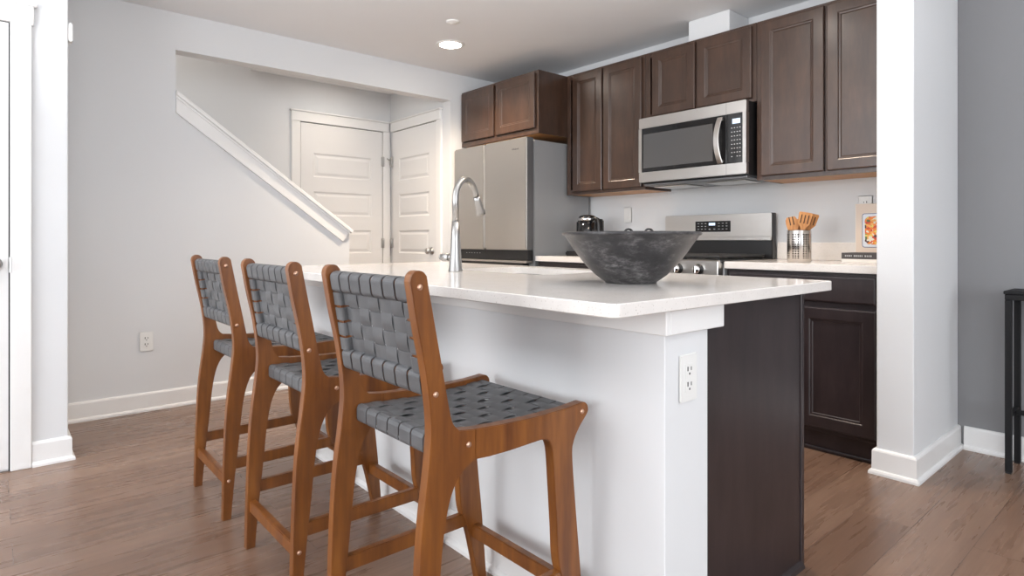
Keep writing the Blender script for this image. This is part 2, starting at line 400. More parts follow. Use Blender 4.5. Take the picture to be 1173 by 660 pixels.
def door(nm, u0, u1, top, f, casing_l=True, casing_r=True, hinge='R', knob=None, label=None, hinge_on=True, hext=(0.02, 0.02)):
    pn = []; ph = 0.213; z = 0.225
    for k in range(5):
        h = ph if k else ph; pn.append((u0+0.115, u1-0.115, z, z+h)); z += h+0.128
    bm = BM(); panel_slab(bm, u0, u1, 0.012, top, pn, f)
    for v in bm.verts: pass
    d_ = struct(nm, bm, M_door, label)
    # casing
    def bb(bm, a, b_, w0, w1, t0, t1, bev=0.003):
        p, q = Vector(f(a, t0, w0)), Vector(f(b_, t1, w1)); box(bm, p.x, q.x, p.y, q.y, p.z, q.z, bev)
    bm = BM(); cw = 0.075
    if casing_l: bb(bm, u0-0.006-cw, u0-0.006, 0, top+0.006, 0, 0.022)
    if casing_r: bb(bm, u1+0.006, u1+0.006+cw, 0, top+0.006, 0, 0.022)
    la = u0-0.006-(cw if casing_l else 0)-hext[0]; ra = u1+0.006+(cw if casing_r else 0)+hext[1]
    bb(bm, la+0.012, ra-0.012 if casing_r else ra, top+0.006, top+0.09, 0, 0.026); bb(bm, la, ra, top+0.09, top+0.104, 0, 0.036)
    struct('door_casing', bm, M_trim, None, d_)
    bm = BM(); bb(bm, u0-0.0055, u0, 0.0, top+0.005, 0, 0.004, 0); bb(bm, u1, u1+0.0055, 0.0, top+0.005, 0, 0.004, 0); bb(bm, u0, u1, top, top+0.0055, 0, 0.004, 0)
    struct('door_gap', bm, M_slot, None, d_)
    if hinge_on:
        hu = u1+0.004 if hinge == 'R' else u0-0.004
        for hz in (0.23, 1.00, 1.78):
            bm = BM(); bb(bm, hu-0.014, hu+0.014, hz-0.045, hz+0.045, 0.008, 0.0245, 0.001)
            p, q = f(hu, 0.026, hz-0.048), f(hu, 0.026, hz+0.048); cyl(bm, p, q, 0.006, 12)
            struct('hinge', bm, M_nickel, 'satin nickel door hinge', d_)
    if knob is not None:
        bm = BM(); o_, t_ = Vector(f(knob, 0.012, 0.935)), Vector(f(knob, 0.075, 0.935))
        lathe(bm, [(0.032, 0), (0.032, 0.006), (0.012, 0.010), (0.011, 0.028), (0.022, 0.034), (0.029, 0.046), (0.026, 0.060), (0.012, 0.066)], M=axisM(o_, t_-o_), seg=24)
        struct('door_knob', bm, M_nickel, 'satin nickel round knob', d_)
    return d_
door('door_1', 2.04, 2.833, 2.062, lambda u, dd, z: (XH+dd, u, z), casing_r=True, hinge='R', label='white panelled hall door facing the room', hext=(0.015, 0.0))
door('door_2', -5.135, -4.385, 2.062, lambda u, dd, z: (u, YH2-dd, z), casing_l=False, hinge='L', knob=-4.45, label='white panelled hall door with the round knob', hext=(0.03, 0.003))
# small hook on the casing corner of the hall doors
bm = BM(); box(bm, -5.166, -5.142, 2.9, 2.926, 1.745, 1.815, 0.002); tube(bm, [(-5.15, 2.905, 1.80), (-5.15, 2.88, 1.80), (-5.15, 2.865, 1.812)], 0.006, 8)
tag(obj('hinge_stop', bm, M_nickel), 'small nickel door stop at the top hinge of the hall door with the knob', 'door stop')
# left edge door: leaf with a gap and casing
d3 = door('door_3', -0.70, 0.055, 1.995, lambda u, dd, z: (-3.50+dd, u, z), casing_l=False, hinge='R', knob=None, label='white door cut by the left edge of the photo', hinge_on=False, hext=(0.0, 0.02))
bm = BM(); lathe(bm, [(0.030, 0), (0.030, 0.006), (0.011, 0.010), (0.010, 0.026), (0.022, 0.034), (0.028, 0.046), (0.024, 0.058), (0.01, 0.064)], M=axisM((-3.488, 0.005, 0.925), (1, 0, 0)), seg=24)
struct('door_knob', bm, M_nickel, 'satin nickel round knob', d3)
bm = BM(); box(bm, -3.4895, -3.476, 0.057, 0.0655, 0.885, 0.955, 0.001)
struct('strike_plate', bm, M_nickel, 'dark latch plate beside the knob', d3)

# door sensor on the corner of the entry wall
bm = BM(); box(bm, -3.56, -3.503, 0.2705, 0.289, 1.965, 2.052, 0.004, 2)
tag(obj('wall_chime', bm, M_plastic), 'small white box high on the corner of the left wall', 'wall sensor')

# ================================================================== ceiling fittings
def recessed(x, y, lab, z=CEIL, power=12, on=True):
    t = thing('ceiling_light', lab, 'ceiling light', (x, y, z-0.012), 'recessed ceiling lights')
    bm = BM(); lathe(bm, [(0.078, -0.003), (0.082, -0.008), (0.096, -0.006), (0.103, -0.001), (0.103, 0.0), (0.078, 0.0)], (x, y, z-0.0005), 40, cap=False); obj('trim_ring', bm, M_plastic, t)
    bm = BM(); lathe(bm, [(0.0775, 0), (0.0775, 0.004)], (x, y, z-0.0055), 40); obj('lens', bm, M_lens, t, 'glowing white lens')
    can_light(x, y, z-0.03, power)
    return t
recessed(-3.575, 2.50, 'round recessed ceiling light glowing above the fridge side of the kitchen', power=110)
recessed(-1.62, 2.47, 'round recessed ceiling light in front of the right wall cabinets, just above the photo', power=44)
recessed(-4.75, 2.25, 'round recessed light in the hall, out of view', power=8)
can_light(-4.75, 0.6, 3.35, 28, (1.0, 0.92, 0.85))  # unseen lamp without a fitting, added to light the stairwell
bm = BM(); lathe(bm, [(0.044, 0.0), (0.044, -0.004), (0.034, -0.009), (0.020, -0.011), (0.016, -0.014), (0.004, -0.015)], (-3.19, 2.25, CEIL-0.0005), 28)
tag(obj('fire_sprinkler', bm, M_plastic), 'small white sprinkler disc on the ceiling beside the recessed light', 'sprinkler')
bm = BM(); box(bm, -2.20, -1.915, 3.405, YB-0.001, 2.2875, CEIL-0.001, 0.003)
struct('trim_duct', bm, M_wall, 'white boxed vent duct above the range cabinet')

# ================================================================== cabinets
def cdoor(x0, x1, z0, z1, yf, m, parent, name='door', t=0.02, fw=0.056):
    """a door facing -Y, front at yf; frame, beaded step, recessed flat panel"""
    bm = BM(); fs = []
    def ring(s, dy): return [bm.verts.new(p) for p in ((x0+s, yf+dy, z0+s), (x1-s, yf+dy, z0+s), (x1-s, yf+dy, z1-s), (x0+s, yf+dy, z1-s))]
    prof = [(0, t), (0, 0.004), (0.0015, 0.0015), (0.005, 0), (fw-0.004, 0), (fw, 0.0015), (fw+0.003, 0.0045), (fw+0.011, 0.0055), (fw+0.015, 0.0085)] if fw > 0 else [(0, t), (0, 0.005), (0.002, 0.002), (0.008, 0)]
    rs = [ring(s, dy) for s, dy in prof]
    for a, b_ in zip(rs, rs[1:]):
        for i in range(4): fs.append(bm.faces.new((a[i], a[(i+1) % 4], b_[(i+1) % 4], b_[i])))
    fs.append(bm.faces.new(rs[-1])); fs.append(bm.faces.new(list(reversed(rs[0]))))
    bmesh.ops.recalc_face_normals(bm, faces=fs)
    return obj(name, bm, m, parent)
ST = 0.0385
def upper(name_label, x0, x1, z0, z1, yface, depth_y, doors, m, group='upper wall cabinets'):
    """yface: front of the face frame"""
    t = thing('wall_cabinet', name_label, 'cabinet', ((x0+x1)/2, YB, z0), group)
    g = 0.0008; xa, xb = x0+g, x1-g
    bm = BM()
    for xx in ((xa, xa+0.016), (xb-0.016, xb)): box(bm, xx[0], xx[1], yface+0.019, depth_y, z0, z1)
    box(bm, xa+0.016, xb-0.016, yface+0.019, depth_y, z1-0.016, z1); box(bm, xa+0.016, xb-0.016, depth_y-0.012, depth_y, z0+0.014, z1-0.016)
    obj('case', bm, m, t)
    bm = BM()   # face frame
    box(bm, xa, xa+ST, yface, yface+0.019, z0, z1, 0.001); box(bm, xb-ST, xb, yface, yface+0.019, z0, z1, 0.001)
    box(bm, xa+ST, xb-ST, yface, yface+0.019, z0, z0+ST, 0.001); box(bm, xa+ST, xb-ST, yface, yface+0.019, z1-ST, z1, 0.001)
    xm = (doors[0][1]+doors[1][0])/2; box(bm, xm-0.02, xm+0.02, yface, yface+0.019, z0+ST, z1-ST, 0.001)
    obj('face_frame', bm, m, t)
    bm = BM(); box(bm, xa+0.016, xb-0.016, yface+0.0195, depth_y-0.0005, z0+0.001, z0+0.013); obj('bottom_panel', bm, M_maple, t, 'natural maple underside')
    for a, b_, c, e in doors: cdoor(a, b_, c, e, yface-0.0205, m, t)
    return t
YU = 3.340
upper('deep dark brown cabinet above the fridge', -4.186, -3.2265, 1.82, 2.286, 3.045, YB-0.001, [(-4.165, -3.735, 1.862, 2.268), (-3.705, -3.255, 1.862, 2.268)], M_cab)
upper('tall dark brown wall cabinet between fridge and microwave', -3.2235, -2.4905, 1.372, 2.286, YU, YB-0.001, [(-3.150+0.0, -2.862, 1.392, 2.268), (-2.848, -2.512, 1.392, 2.268)], M_cab)
upper('short dark brown cabinet above the microwave', -2.4895, -1.7085, 1.832, 2.286, YU, YB-0.001, [(-2.425, -2.103, 1.853, 2.268), (-2.087, -1.732, 1.853, 2.268)], M_cab)
upper('tall dark brown wall cabinet beside the wing wall', -1.7075, -0.963, 1.372, 2.286, YU, YB-0.001, [(-1.675, -1.332, 1.395, 2.268), (-1.316, -0.985, 1.395, 2.268)], M_cab)

def base(name_label, x0, x1, two=True, group='base cabinets'):
    t = thing('base_cabinet', name_label, 'cabinet', ((x0+x1)/2, 3.35, 0), group); yf = 3.040
    g = 0.0008; xa, xb = x0+g, x1-g; bm = BM()
    box(bm, xa, xa+0.016, yf+0.019, YB-0.001, 0.0, 0.875); box(bm, xb-0.016, xb, yf+0.019, YB-0.001, 0.0, 0.875)
    box(bm, xa+0.016, xb-0.016, yf+0.019, YB-0.001, 0.10, 0.116); box(bm, xa+0.016, xb-0.016, YB-0.013, YB-0.001, 0.116, 0.875)
    obj('case', bm, M_cab_shade, t)
    bm = BM(); box(bm, xa+0.016, xb-0.016, 3.066, 3.080, 0.0, 0.0995); box(bm, xa+0.016, xb-0.016, 3.053, 3.0655, 0.0, 0.018, 0.004); obj('toe_kick', bm, M_cab_shade, t)
    bm = BM()
    box(bm, xa, xa+ST, yf, yf+0.0185, 0.0995, 0.875, 0.001); box(bm, xb-ST, xb, yf, yf+0.0185, 0.0995, 0.875, 0.001)
    for zz in ((0.0995, 0.135), (0.70, 0.74), (0.845, 0.875)): box(bm, xa+ST, xb-ST, yf, yf+0.0185, zz[0], zz[1], 0.001)
    xm = (xa+xb)/2; box(bm, xm-0.02, xm+0.02, yf, yf+0.0185, 0.135, 0.70, 0.001)
    obj('face_frame', bm, M_cab_shade, t)
    cdoor(xa+0.022, xb-0.022, 0.733, 0.858, yf-0.0205, M_cab_shade, t, 'drawer', fw=0)
    cdoor(xa+0.022, xm-0.008, 0.122, 0.704, yf-0.0205, M_cab_shade, t); cdoor(xm+0.008, xb-0.022, 0.122, 0.704, yf-0.0205, M_cab_shade, t)
    return t
base('dark base cabinet with drawer beside the wing wall', -1.722, -0.963)
base('dark base cabinet between fridge and range', -3.2235, -2.492)

def counter(lab, x0, x1):
    t = thing('worktop', lab, 'worktop', ((x0+x1)/2, 3.32, 0.876), 'kitchen wall worktops')
    bm = BM(); box(bm, x0, x1, 3.005, YB-0.001, 0.876, 0.914, 0.003, 2); obj('slab', bm, M_quartz, t)
    bm = BM(); box(bm, x0, x1, YB-0.0215, YB-0.001, 0.9142, 1.015, 0.002); obj('upstand', bm, M_quartz, t, 'low quartz upstand against the wall')
counter('white quartz worktop right of the range', -1.722, -0.963)
counter('white quartz worktop between fridge and range', -3.2235, -2.492)

# ================================================================== refrigerator
FX0, FX1 = -4.150, -3.240
t = thing('refrigerator', 'stainless french-door refrigerator with grey side standing at the left wall', 'refrigerator', ((FX0+FX1)/2, 3.3, 0))
bm = BM(); box(bm, FX0+0.004, FX1-0.001, 3.013, 3.61, 0.03, 1.770, 0.006, 2); box(bm, FX0+0.03, FX1-0.03, 3.03, 3.58, 0.0, 0.03); obj('cabinet_body', bm, M_fside, t, 'dark grey side and body')
xm = -3.738
for a, b_, nm in ((FX0, xm-0.003, 'left stainless upper door'), (xm+0.003, FX1-0.002, 'right stainless upper door')):
    bm = BM(); box(bm, a, b_, 2.936, 3.004, 0.956, 1.785, 0.011, 4); dd = obj('door', bm, M_steelv, t, nm)
    if a > -4:
        bm = BM(); box(bm, b_+0.0002, b_+0.0012, 2.944, 3.002, 0.960, 1.780); obj('door_edge', bm, M_fedge, dd, 'grey door edge')
        me = text_bm('Whirlpool', 0.018, Matrix.Translation((-3.365, 2.9355, 1.704)) @ Matrix.Rotation(PI/2, 4, 'X')); obj('logo', me, M_logo, dd, 'small dark script logo')
bm = BM(); box(bm, FX0+0.003, FX1-0.004, 2.950, 3.004, 0.880, 0.954, 0.003); pb = obj('handle_recess', bm, M_black, t, 'black recessed handle band with controls')
for i in range(6):
    bm = BM(); box(bm, -3.99+i*0.035, -3.978+i*0.035, 2.9488, 2.9498, 0.925, 0.929); obj('control_legend', bm, M_legend, pb)
bm = BM(); box(bm, FX0, FX1-0.002, 2.936, 3.004, 0.861, 0.877, 0.003, 2); obj('door_trim', bm, M_steelv, t)
bm = BM(); box(bm, FX0+0.003, FX1-0.05, 2.946, 3.004, 0.834, 0.8605); obj('drawer_recess', bm, M_black, t, 'black gap above the drawer')
bm = BM(); box(bm, FX0, FX1-0.002, 2.936, 3.004, 0.46, 0.833, 0.006, 2); obj('drawer', bm, M_steelv, t)
bm = BM(); box(bm, FX0, FX1-0.002, 2.936, 3.004, 0.06, 0.45, 0.006, 2); obj('drawer', bm, M_steelv, t)

# ================================================================== microwave
MX0, MX1, MY = -2.4645, -1.7165, 3.232
t = thing('microwave', 'stainless over-range microwave with black window and curved handle', 'microwave', ((MX0+MX1)/2, 3.44, 1.39))
bm = BM(); box(bm, MX0+0.004, MX1-0.004, MY+0.036, YB-0.002, 1.40, 1.829, 0.003); obj('case', bm, M_black, t, 'black case')
bm = BM()   # stainless front frame, opening for the black glass
zb, zt = 1.473, 1.760; xa, xb = -2.440, -1.737
box(bm, MX0, MX1, MY, MY+0.035, zt, 1.828, 0.004, 2); box(bm, MX0, MX1, MY, MY+0.035, 1.408, zb, 0.004, 2)
box(bm, MX0, xa, MY, MY+0.035, zb, zt); box(bm, xb, MX1, MY, MY+0.035, zb, zt)
fr = obj('front_frame', bm, M_steel, t)
for c_, e_ in ((1.41, zb), (zt, 1.827)): bm = BM(); box(bm, -1.8385, -1.8370, MY-0.0004, MY+0.001, c_, e_); obj('panel_seam', bm, M_fedge, fr)
bm = BM(); box(bm, xa, -1.838, MY+0.002, MY+0.03, zb, zt, 0.002); dr = obj('door', bm, M_gloss, t, 'black glass door')
bm = BM(); box(bm, xa+0.012, -1.925, MY+0.0008, MY+0.0018, zb+0.026, zt-0.040); obj('window', bm, M_window, dr, 'grey see-through door window')
bm = BM(); box(bm, -1.836, xb, MY+0.001, MY+0.03, zb, zt, 0.002); cp = obj('control_panel', bm, M_gloss, t, 'black control panel')
bm = BM(); box(bm, -1.800, -1.752, MY+0.0002, MY+0.0009, 1.700, 1.728); obj('display', bm, M_lcd, cp)
bm = BM()
for r in range(8):
    for k in range(4):
        if (r, k) in ((7, 1),): continue
        w = 0.0035; x = -1.803+k*0.0165; z = 1.676-r*0.0235; box(bm, x-w, x+w, MY+0.0003, MY+0.0009, z-0.0022, z+0.0022)
obj('keypad', bm, M_legend, cp)
bm = BM(); pts = []; nr = []
for i in range(17):
    a = -1+2*i/16; z = 1.612+a*0.133; yy = MY-0.016-0.030*(1-a*a); pts.append((-1.868-0.010*(1-a*a), yy, z)); nr.append((0, -1, -a*0.45))
ribbon(bm, pts, nr, (1, 0, 0), 0.034, 0.009)
for z in (1.490, 1.734): cyl(bm, (-1.866, MY+0.002, z), (-1.866, MY-0.018, z), 0.008, 12)
obj('handle', bm, M_steel, dr, 'curved stainless handle')
bm = BM(); box(bm, MX0+0.02, MX1-0.01, MY+0.03, YB-0.02, 1.385, 1.3995, 0.003); bp = obj('bottom_grille', bm, M_fedge, t, 'dark vent and lamp panel underneath')
bm = BM(); box(bm, MX0+0.05, MX0+0.30, MY+0.10, MY+0.30, 1.378, 1.3848, 0.002); box(bm, MX1-0.32, MX1-0.06, MY+0.10, MY+0.30, 1.378, 1.3848, 0.002); obj('grease_filter', bm, M_steel, bp)

# ================================================================== range
RX0, RX1 = -2.488, -1.726
t = thing('kitchen_range', 'freestanding stainless gas range with black backguard and digital display', 'range', ((RX0+RX1)/2, 3.3, 0))
bm = BM(); box(bm, RX0, RX1, 3.012, 3.60, 0.05, 0.905, 0.003); box(bm, RX0+0.03, RX1-0.03, 3.06, 3.58, 0.0, 0.05); obj('body', bm, M_fside, t, 'dark body')
bm = BM(); box(bm, RX0, RX1, 2.985, 3.565, 0.9055, 0.918, 0.003); obj('cooktop', bm, M_black, t, 'black enamel cooktop')
bm = BM(); box(bm, RX0-0.000, RX1, 3.568, 3.615, 0.9055, 1.1965, 0.003); bg = obj('backguard', bm, M_black, t, 'black backguard')
bm = BM(); box(bm, RX0+0.002, RX1-0.002, 3.558, 3.5675, 1.028, 1.1955, 0.004, 2); box(bm, RX0+0.002, RX1-0.002, 3.5535, 3.5585, 1.0275, 1.052, 0.002); bf = obj('backguard_face', bm, M_steel, bg, 'stainless backguard face')
bm = BM(); box(bm, -2.245, -1.993, 3.5555, 3.5579, 1.083, 1.153); ds = obj('control_display', bm, M_gloss, bf, 'black touch control panel')
bm = BM(); box(bm, -2.145, -2.100, 3.5546, 3.5554, 1.125, 1.142); obj('digits', bm, M_lcd, ds, 'lit clock digits')
for i, x in enumerate((-2.222, -2.196, -2.170, -2.073, -2.046, -2.019)):
    for z in (1.138, 1.120, 1.101): bm = BM(); box(bm, x-0.006, x+0.006, 3.5546, 3.5554, z-0.0018, z+0.0018); obj('touch_key', bm, M_legend, ds)
for x in (-2.14, -2.105): bm = BM(); box(bm, x-0.006, x+0.006, 3.5546, 3.5554, 1.098, 1.104); obj('touch_key', bm, M_legend, ds)
# front control panel and knobs
bm = BM(); prism(bm, [(2.955, 0.780), (3.011, 0.780), (3.011, 0.900), (2.984, 0.9185), (2.966, 0.921), (2.955, 0.915)], 'X', RX0, RX1-0.004, 0.003); fp = obj('control_panel', bm, M_steel, t, 'stainless knob panel')
for x in (-2.42, -2.29, -2.10, -1.975, -1.845):
    bm = BM(); lathe(bm, [(0.030, 0), (0.030, 0.004), (0.027, 0.006), (0.024, 0.010)], M=axisM((x, 2.9548, 0.868), (0, -1, 0)), seg=28); kb = obj('knob_bezel', bm, M_black, fp)
    bm = BM(); lathe(bm, [(0.022, 0), (0.022, 0.020), (0.019, 0.026), (0.004, 0.027)], M=axisM((x, 2.9445, 0.868), (0, -1, 0)), seg=24); box(bm, x-0.006, x+0.006, 2.908, 2.922, 0.848, 0.888, 0.002); obj('knob', bm, M_chrome, kb, 'chrome burner knob')
bm = BM(); box(bm, RX0+0.004, RX1-0.006, 2.965, 3.010, 0.26, 0.772, 0.005, 2); od = obj('oven_door', bm, M_steel, t)
bm = BM(); box(bm, RX0+0.10, RX1-0.10, 2.962, 2.9648, 0.36, 0.64); obj('oven_window', bm, M_gloss, od)
bm = BM(); cyl(bm, (RX0+0.05, 2.925, 0.725), (RX1-0.05, 2.925, 0.725), 0.011)
for x in (RX0+0.09, RX1-0.09): cyl(bm, (x, 2.964, 0.725), (x, 2.930, 0.725), 0.008, 12)
obj('handle', bm, M_steel, od)
bm = BM(); box(bm, RX0+0.004, RX1-0.006, 2.970, 3.010, 0.06, 0.250, 0.005, 2); obj('drawer', bm, M_steel, t)
# grates and burners
for gx0, gx1 in ((RX0+0.03, RX0+0.265), (RX0+0.275, RX0+0.487), (RX0+0.497, RX1-0.03)):
    bm = BM(); zz = 0.9365
    for y in (3.02, 3.53): box(bm, gx0, gx1, y-0.007, y+0.007, zz-0.006, zz+0.008, 0.003)
    for x in (gx0+0.007, gx1-0.007): box(bm, x-0.007, x+0.007, 3.02, 3.53, zz-0.006, zz+0.008, 0.003)
    box(bm, gx0, gx1, 3.27, 3.282, zz-0.006, zz+0.009, 0.003); xm = (gx0+gx1)/2; box(bm, xm-0.006, xm+0.006, 3.02, 3.53, zz-0.006, zz+0.009, 0.003)
    for y in (3.10, 3.20, 3.35, 3.45): box(bm, gx0+0.02, gx1-0.02, y-0.004, y+0.004, zz-0.003, zz+0.0085, 0.002)
    for x in (gx0+0.01, gx1-0.01):
        for y in (3.03, 3.52): box(bm, x-0.007, x+0.007, y-0.007, y+0.007, 0.9182, zz)
    obj('grate', bm, M_iron, t, 'cast iron burner grate')
    for y in (3.15, 3.40):
        bm = BM(); lathe(bm, [(0.045, 0), (0.045, 0.006), (0.032, 0.008), (0.030, 0.011), (0.004, 0.0112)], (xm, y, 0.9182), 24); obj('burner', bm, M_iron, t)

# ================================================================== island
IX1 = -0.785; IX0 = -3.03; IY0, IY1 = 0.952, 2.036; ZU = 0.870; ZT = 0.900
BX1 = -0.845; BX0 = -2.99; WY0, WY1 = 1.190, 1.374; CY1 = 1.952
isl = thing('kitchen_island', 'white and shade-darkened wood kitchen island base in front of the stools', 'kitchen island', ((BX0+BX1)/2, 1.57, 0))
bm = BM(); box(bm, BX0, BX1+0.013, WY0, WY1, 0.0, ZU-0.001, 0.002); obj('knee_wall', bm, M_wall, isl, 'white painted knee wall')
bm = BM()   # apron under the worktop
box(bm, BX0-0.014, BX1+0.030, WY0-0.018, WY0-0.0005, 0.808, ZU-0.001, 0.002); box(bm, BX1+0.0135, BX1+0.030, WY0-0.0005, WY1+0.050, 0.808, ZU-0.001, 0.002)
obj('apron_trim', bm, M_trim, isl, 'white apron board under the worktop')
bm = BM(); prof = [(0, 0), (-0.026, 0), (-0.026, 0.012), (-0.016, 0.022), (-0.014, 0.10), (-0.006, 0.112), (0, 0.112)]
prism(bm, [(WY0-0.0005+a, z) for a, z in prof], 'X', BX0, BX1+0.013); obj('baseboard', bm, M_trim, isl, 'white baseboard')
bm = BM(); box(bm, BX1-0.014, BX1, WY1+0.001, CY1-0.021, 0.0, ZU-0.001); box(bm, BX1-0.014, BX1+0.004, CY1-0.020, CY1, 0.0, ZU-0.001, 0.002); prism(bm, [(BX1, 0), (BX1+0.016, 0), (BX1+0.012, 0.012), (BX1, 0.018)], 'Y', WY1+0.001, CY1-0.021)
obj('end_panel', bm, M_cab_shade, isl, 'end panel in shade-darkened cabinet wood')
bm = BM(); box(bm, BX0, BX0+0.016, WY1+0.001, CY1-0.020, 0.0, ZU-0.001); box(bm, BX0+0.017, BX1-0.015, WY1+0.001, CY1-0.020, 0.10, 0.116)
box(bm, BX0+0.017, BX1-0.015, CY1-0.09, CY1-0.076, 0, 0.099)
for x in (BX0+0.016, -2.36, -1.50, BX1-0.034): box(bm, x, x+0.04 if x < -1 else x+0.018, CY1-0.019, CY1, 0.10, ZU-0.001)
box(bm, BX0+0.056, BX1-0.034, CY1-0.019, CY1, 0.845, ZU-0.001)
obj('cabinet_case', bm, M_cab_shade, isl)
def cdoor_back(x0, x1, z0, z1, yf):
    o = cdoor(x0, x1, z0, z1, yf, M_cab_shade, isl)
    for v in o.data.vertices: v.co.y = 2*(yf-wl[isl.name].y)-v.co.y
    o.data.flip_normals()
    return o
for a, b_ in ((-2.96, -2.35), (-2.33, -1.93), (-1.91, -1.49), (-1.47, -0.88)): cdoor_back(a, b_, 0.122, 0.84, CY1+0.0215)

# worktop with a sink cut-out
SX0, SX1, SY0, SY1 = -2.19, -1.62, 1.545, 1.925
bm = BM()
def rr(x0, x1, y0, y1, r, seg=6):
    p = []
    for cx, cy, a in ((x1-r, y0+r, -90), (x1-r, y1-r, 0), (x0+r, y1-r, 90), (x0+r, y0+r, 180)):
        for k in range(seg+1): th = R(a+90*k/seg); p.append((cx+r*math.cos(th), cy+r*math.sin(th)))
    return p
outer = rr(IX0, IX1, IY0, IY1, 0.022); inner = rr(SX0, SX1, SY0, SY1, 0.05)
e = 0.002; o_in = rr(IX0+e, IX1-e, IY0+e, IY1-e, 0.021)
def loop(pts, z): return [bm.verts.new((p[0], p[1], z)) for p in pts]
L = [loop(o_in, ZU), loop(outer, ZU+e), loop(outer, ZT-e), loop(o_in, ZT)]; I = [loop(inner, ZT), loop(inner, ZU)]
seq = L+I+[L[0]]
for a, b_ in zip(seq, seq[1:]):
    k = len(a)
    for i in range(k): bm.faces.new((a[i], a[(i+1) % k], b_[(i+1) % k], b_[i]))
bmesh.ops.recalc_face_normals(bm, faces=bm.faces)
tag(obj('island_worktop', bm, M_quartz), 'speckled white quartz worktop of the kitchen island', 'worktop')
# sink
bm = BM(); ins = [(0, ZU-0.0012), (0.004, ZU-0.03), (0.006, ZU-0.17), (0.03, ZU-0.195)]; rs = []
fl = [bm.verts.new((p[0], p[1], ZU-0.0012)) for p in rr(SX0-0.018, SX1+0.018, SY0-0.018, SY1-0.002+0.0, 0.06)]
rs.append(fl)
for s, z in ins: rs.append([bm.verts.new((p[0], p[1], z)) for p in rr(SX0+s, SX1-s, SY0+s, SY1-s-0.004, 0.05-s*0.2)])
for a, b_ in zip(rs, rs[1:]):
    k = len(a)
    for i in range(k): f = bm.faces.new((a[i], a[(i+1) % k], b_[(i+1) % k], b_[i])); f.smooth = True
bm.faces.new(rs[-1]); bmesh.ops.recalc_face_normals(bm, faces=bm.faces); bmesh.ops.reverse_faces(bm, faces=bm.faces)
sk = obj('kitchen_sink', bm, M_steel); tag(sk, 'undermount stainless steel sink set in the island worktop', 'sink')
bm = BM(); lathe(bm, [(0.045, 0), (0.043, 0.003), (0.02, 0.001)], ((SX0+SX1)/2, (SY0+SY1)/2, ZU-0.1948), 24); obj('drain', bm, M_chrome, sk)
# faucet
fx, fy = -2.040, 1.452
t = thing('kitchen_faucet', 'tall brushed nickel pull-down faucet on the island worktop', 'faucet', (fx, fy, ZT))
bm = BM(); lathe(bm, [(0.0305, 0), (0.0305, 0.004), (0.028, 0.010), (0.0245, 0.06), (0.019, 0.14), (0.0148, 0.207)], (fx, fy, ZT+0.0003), 32); obj('faucet_body', bm, M_nickel, t, 'tapering conical body')
dv = Vector((-0.40, 0.917, 0)); pts = [(fx, fy, ZT+0.2075), (fx, fy, ZT+0.30)]; rA = 0.088; czz = ZT+0.300
for i in range(1, 19):
    th = PI - i*(PI*0.86)/18; pts.append(tuple(Vector((fx, fy, czz)) + dv*(rA+rA*math.cos(th)) + Vector((0, 0, rA*math.sin(th)))))
dl = (Vector(pts[-1])-Vector(pts[-2])).normalized(); pe = Vector(pts[-1]); pts.append(tuple(pe+dl*0.02))
bm = BM(); tube(bm, pts, 0.0135, 20); obj('gooseneck_spout', bm, M_nickel, t)
p0 = pe+dl*0.0205; bm = BM(); lathe(bm, [(0.0145, 0), (0.0155, 0.015), (0.0205, 0.072), (0.0215, 0.086), (0.018, 0.0865)], M=axisM(p0, dl), seg=24); obj('spray_head', bm, M_nickel, t)
hd = Vector((-0.757, -0.15, 0)).normalized(); hp = Vector((fx, fy, ZT+0.058))
bm = BM(); cyl(bm, hp+hd*0.0235, hp+hd*0.036, 0.011, 20); cyl(bm, hp+hd*0.0365, hp+hd*0.076, 0.0165, 24); cyl(bm, hp+hd*0.0765, hp+hd*0.086, 0.013, 20); obj('handle', bm, M_nickel, t, 'stubby round side handle')

# outlets and switch
def outlet(lab, f, gang='outlet', flip=1):
    """f(u, d, w): u across, d out of the wall, w up, centred on the plate"""
    def bb(bm, a, b_, c, e, d0, d1, bev=0.0):
        p, q = Vector(f(a, d0, c)), Vector(f(b_, d1, e)); box(bm, p.x, q.x, p.y, q.y, p.z, q.z, bev, 2)
    c = Vector(f(0, 0, -0.058)); t = thing('wall_outlet' if gang == 'outlet' else 'light_switch', lab, gang, tuple(c), None)
    bm = BM(); bb(bm, -0.036, 0.036, -0.058, 0.058, 0.0005, 0.006, 0.003); obj('cover_plate', bm, M_plastic, t)
    if gang == 'outlet':
        bm = BM(); bb(bm, -0.017, 0.017, -0.034, 0.034, 0.0062, 0.0075, 0.0004); r = obj('receptacle', bm, M_plastic, t)
        bm = BM()
        for s in (-1, 1):
            z = s*0.0185; bb(bm, -0.0095, -0.0055, z-0.002, z+0.009, 0.0076, 0.0079); bb(bm, 0.0055, 0.0085, z-0.001, z+0.008, 0.0076, 0.0079)
            bb(bm, -0.0025, 0.0025, z-0.011, z-0.006, 0.0076, 0.0079)
        obj('slots', bm, M_slot, r)
    else:
        bm = BM(); bb(bm, -0.0165, 0.0165, -0.033, 0.033, 0.0062, 0.0085, 0.001); obj('rocker', bm, M_plastic, t)
outlet('white duplex outlet low on the left wall', lambda u, dd, w: (XL+dd, 0.704+u, 0.418+w))
outlet('white duplex outlet on the white end of the island', lambda u, dd, w: (BX1+0.013+dd, 1.281+u, 0.696+w))
outlet('white outlet on the backsplash wall behind the cookbook', lambda u, dd, w: (-1.238-u, YB-dd, 1.216+w))
outlet('white rocker switch on the wall left of the range', lambda u, dd, w: (-2.874-u, YB-dd, 1.218+w), 'switch')

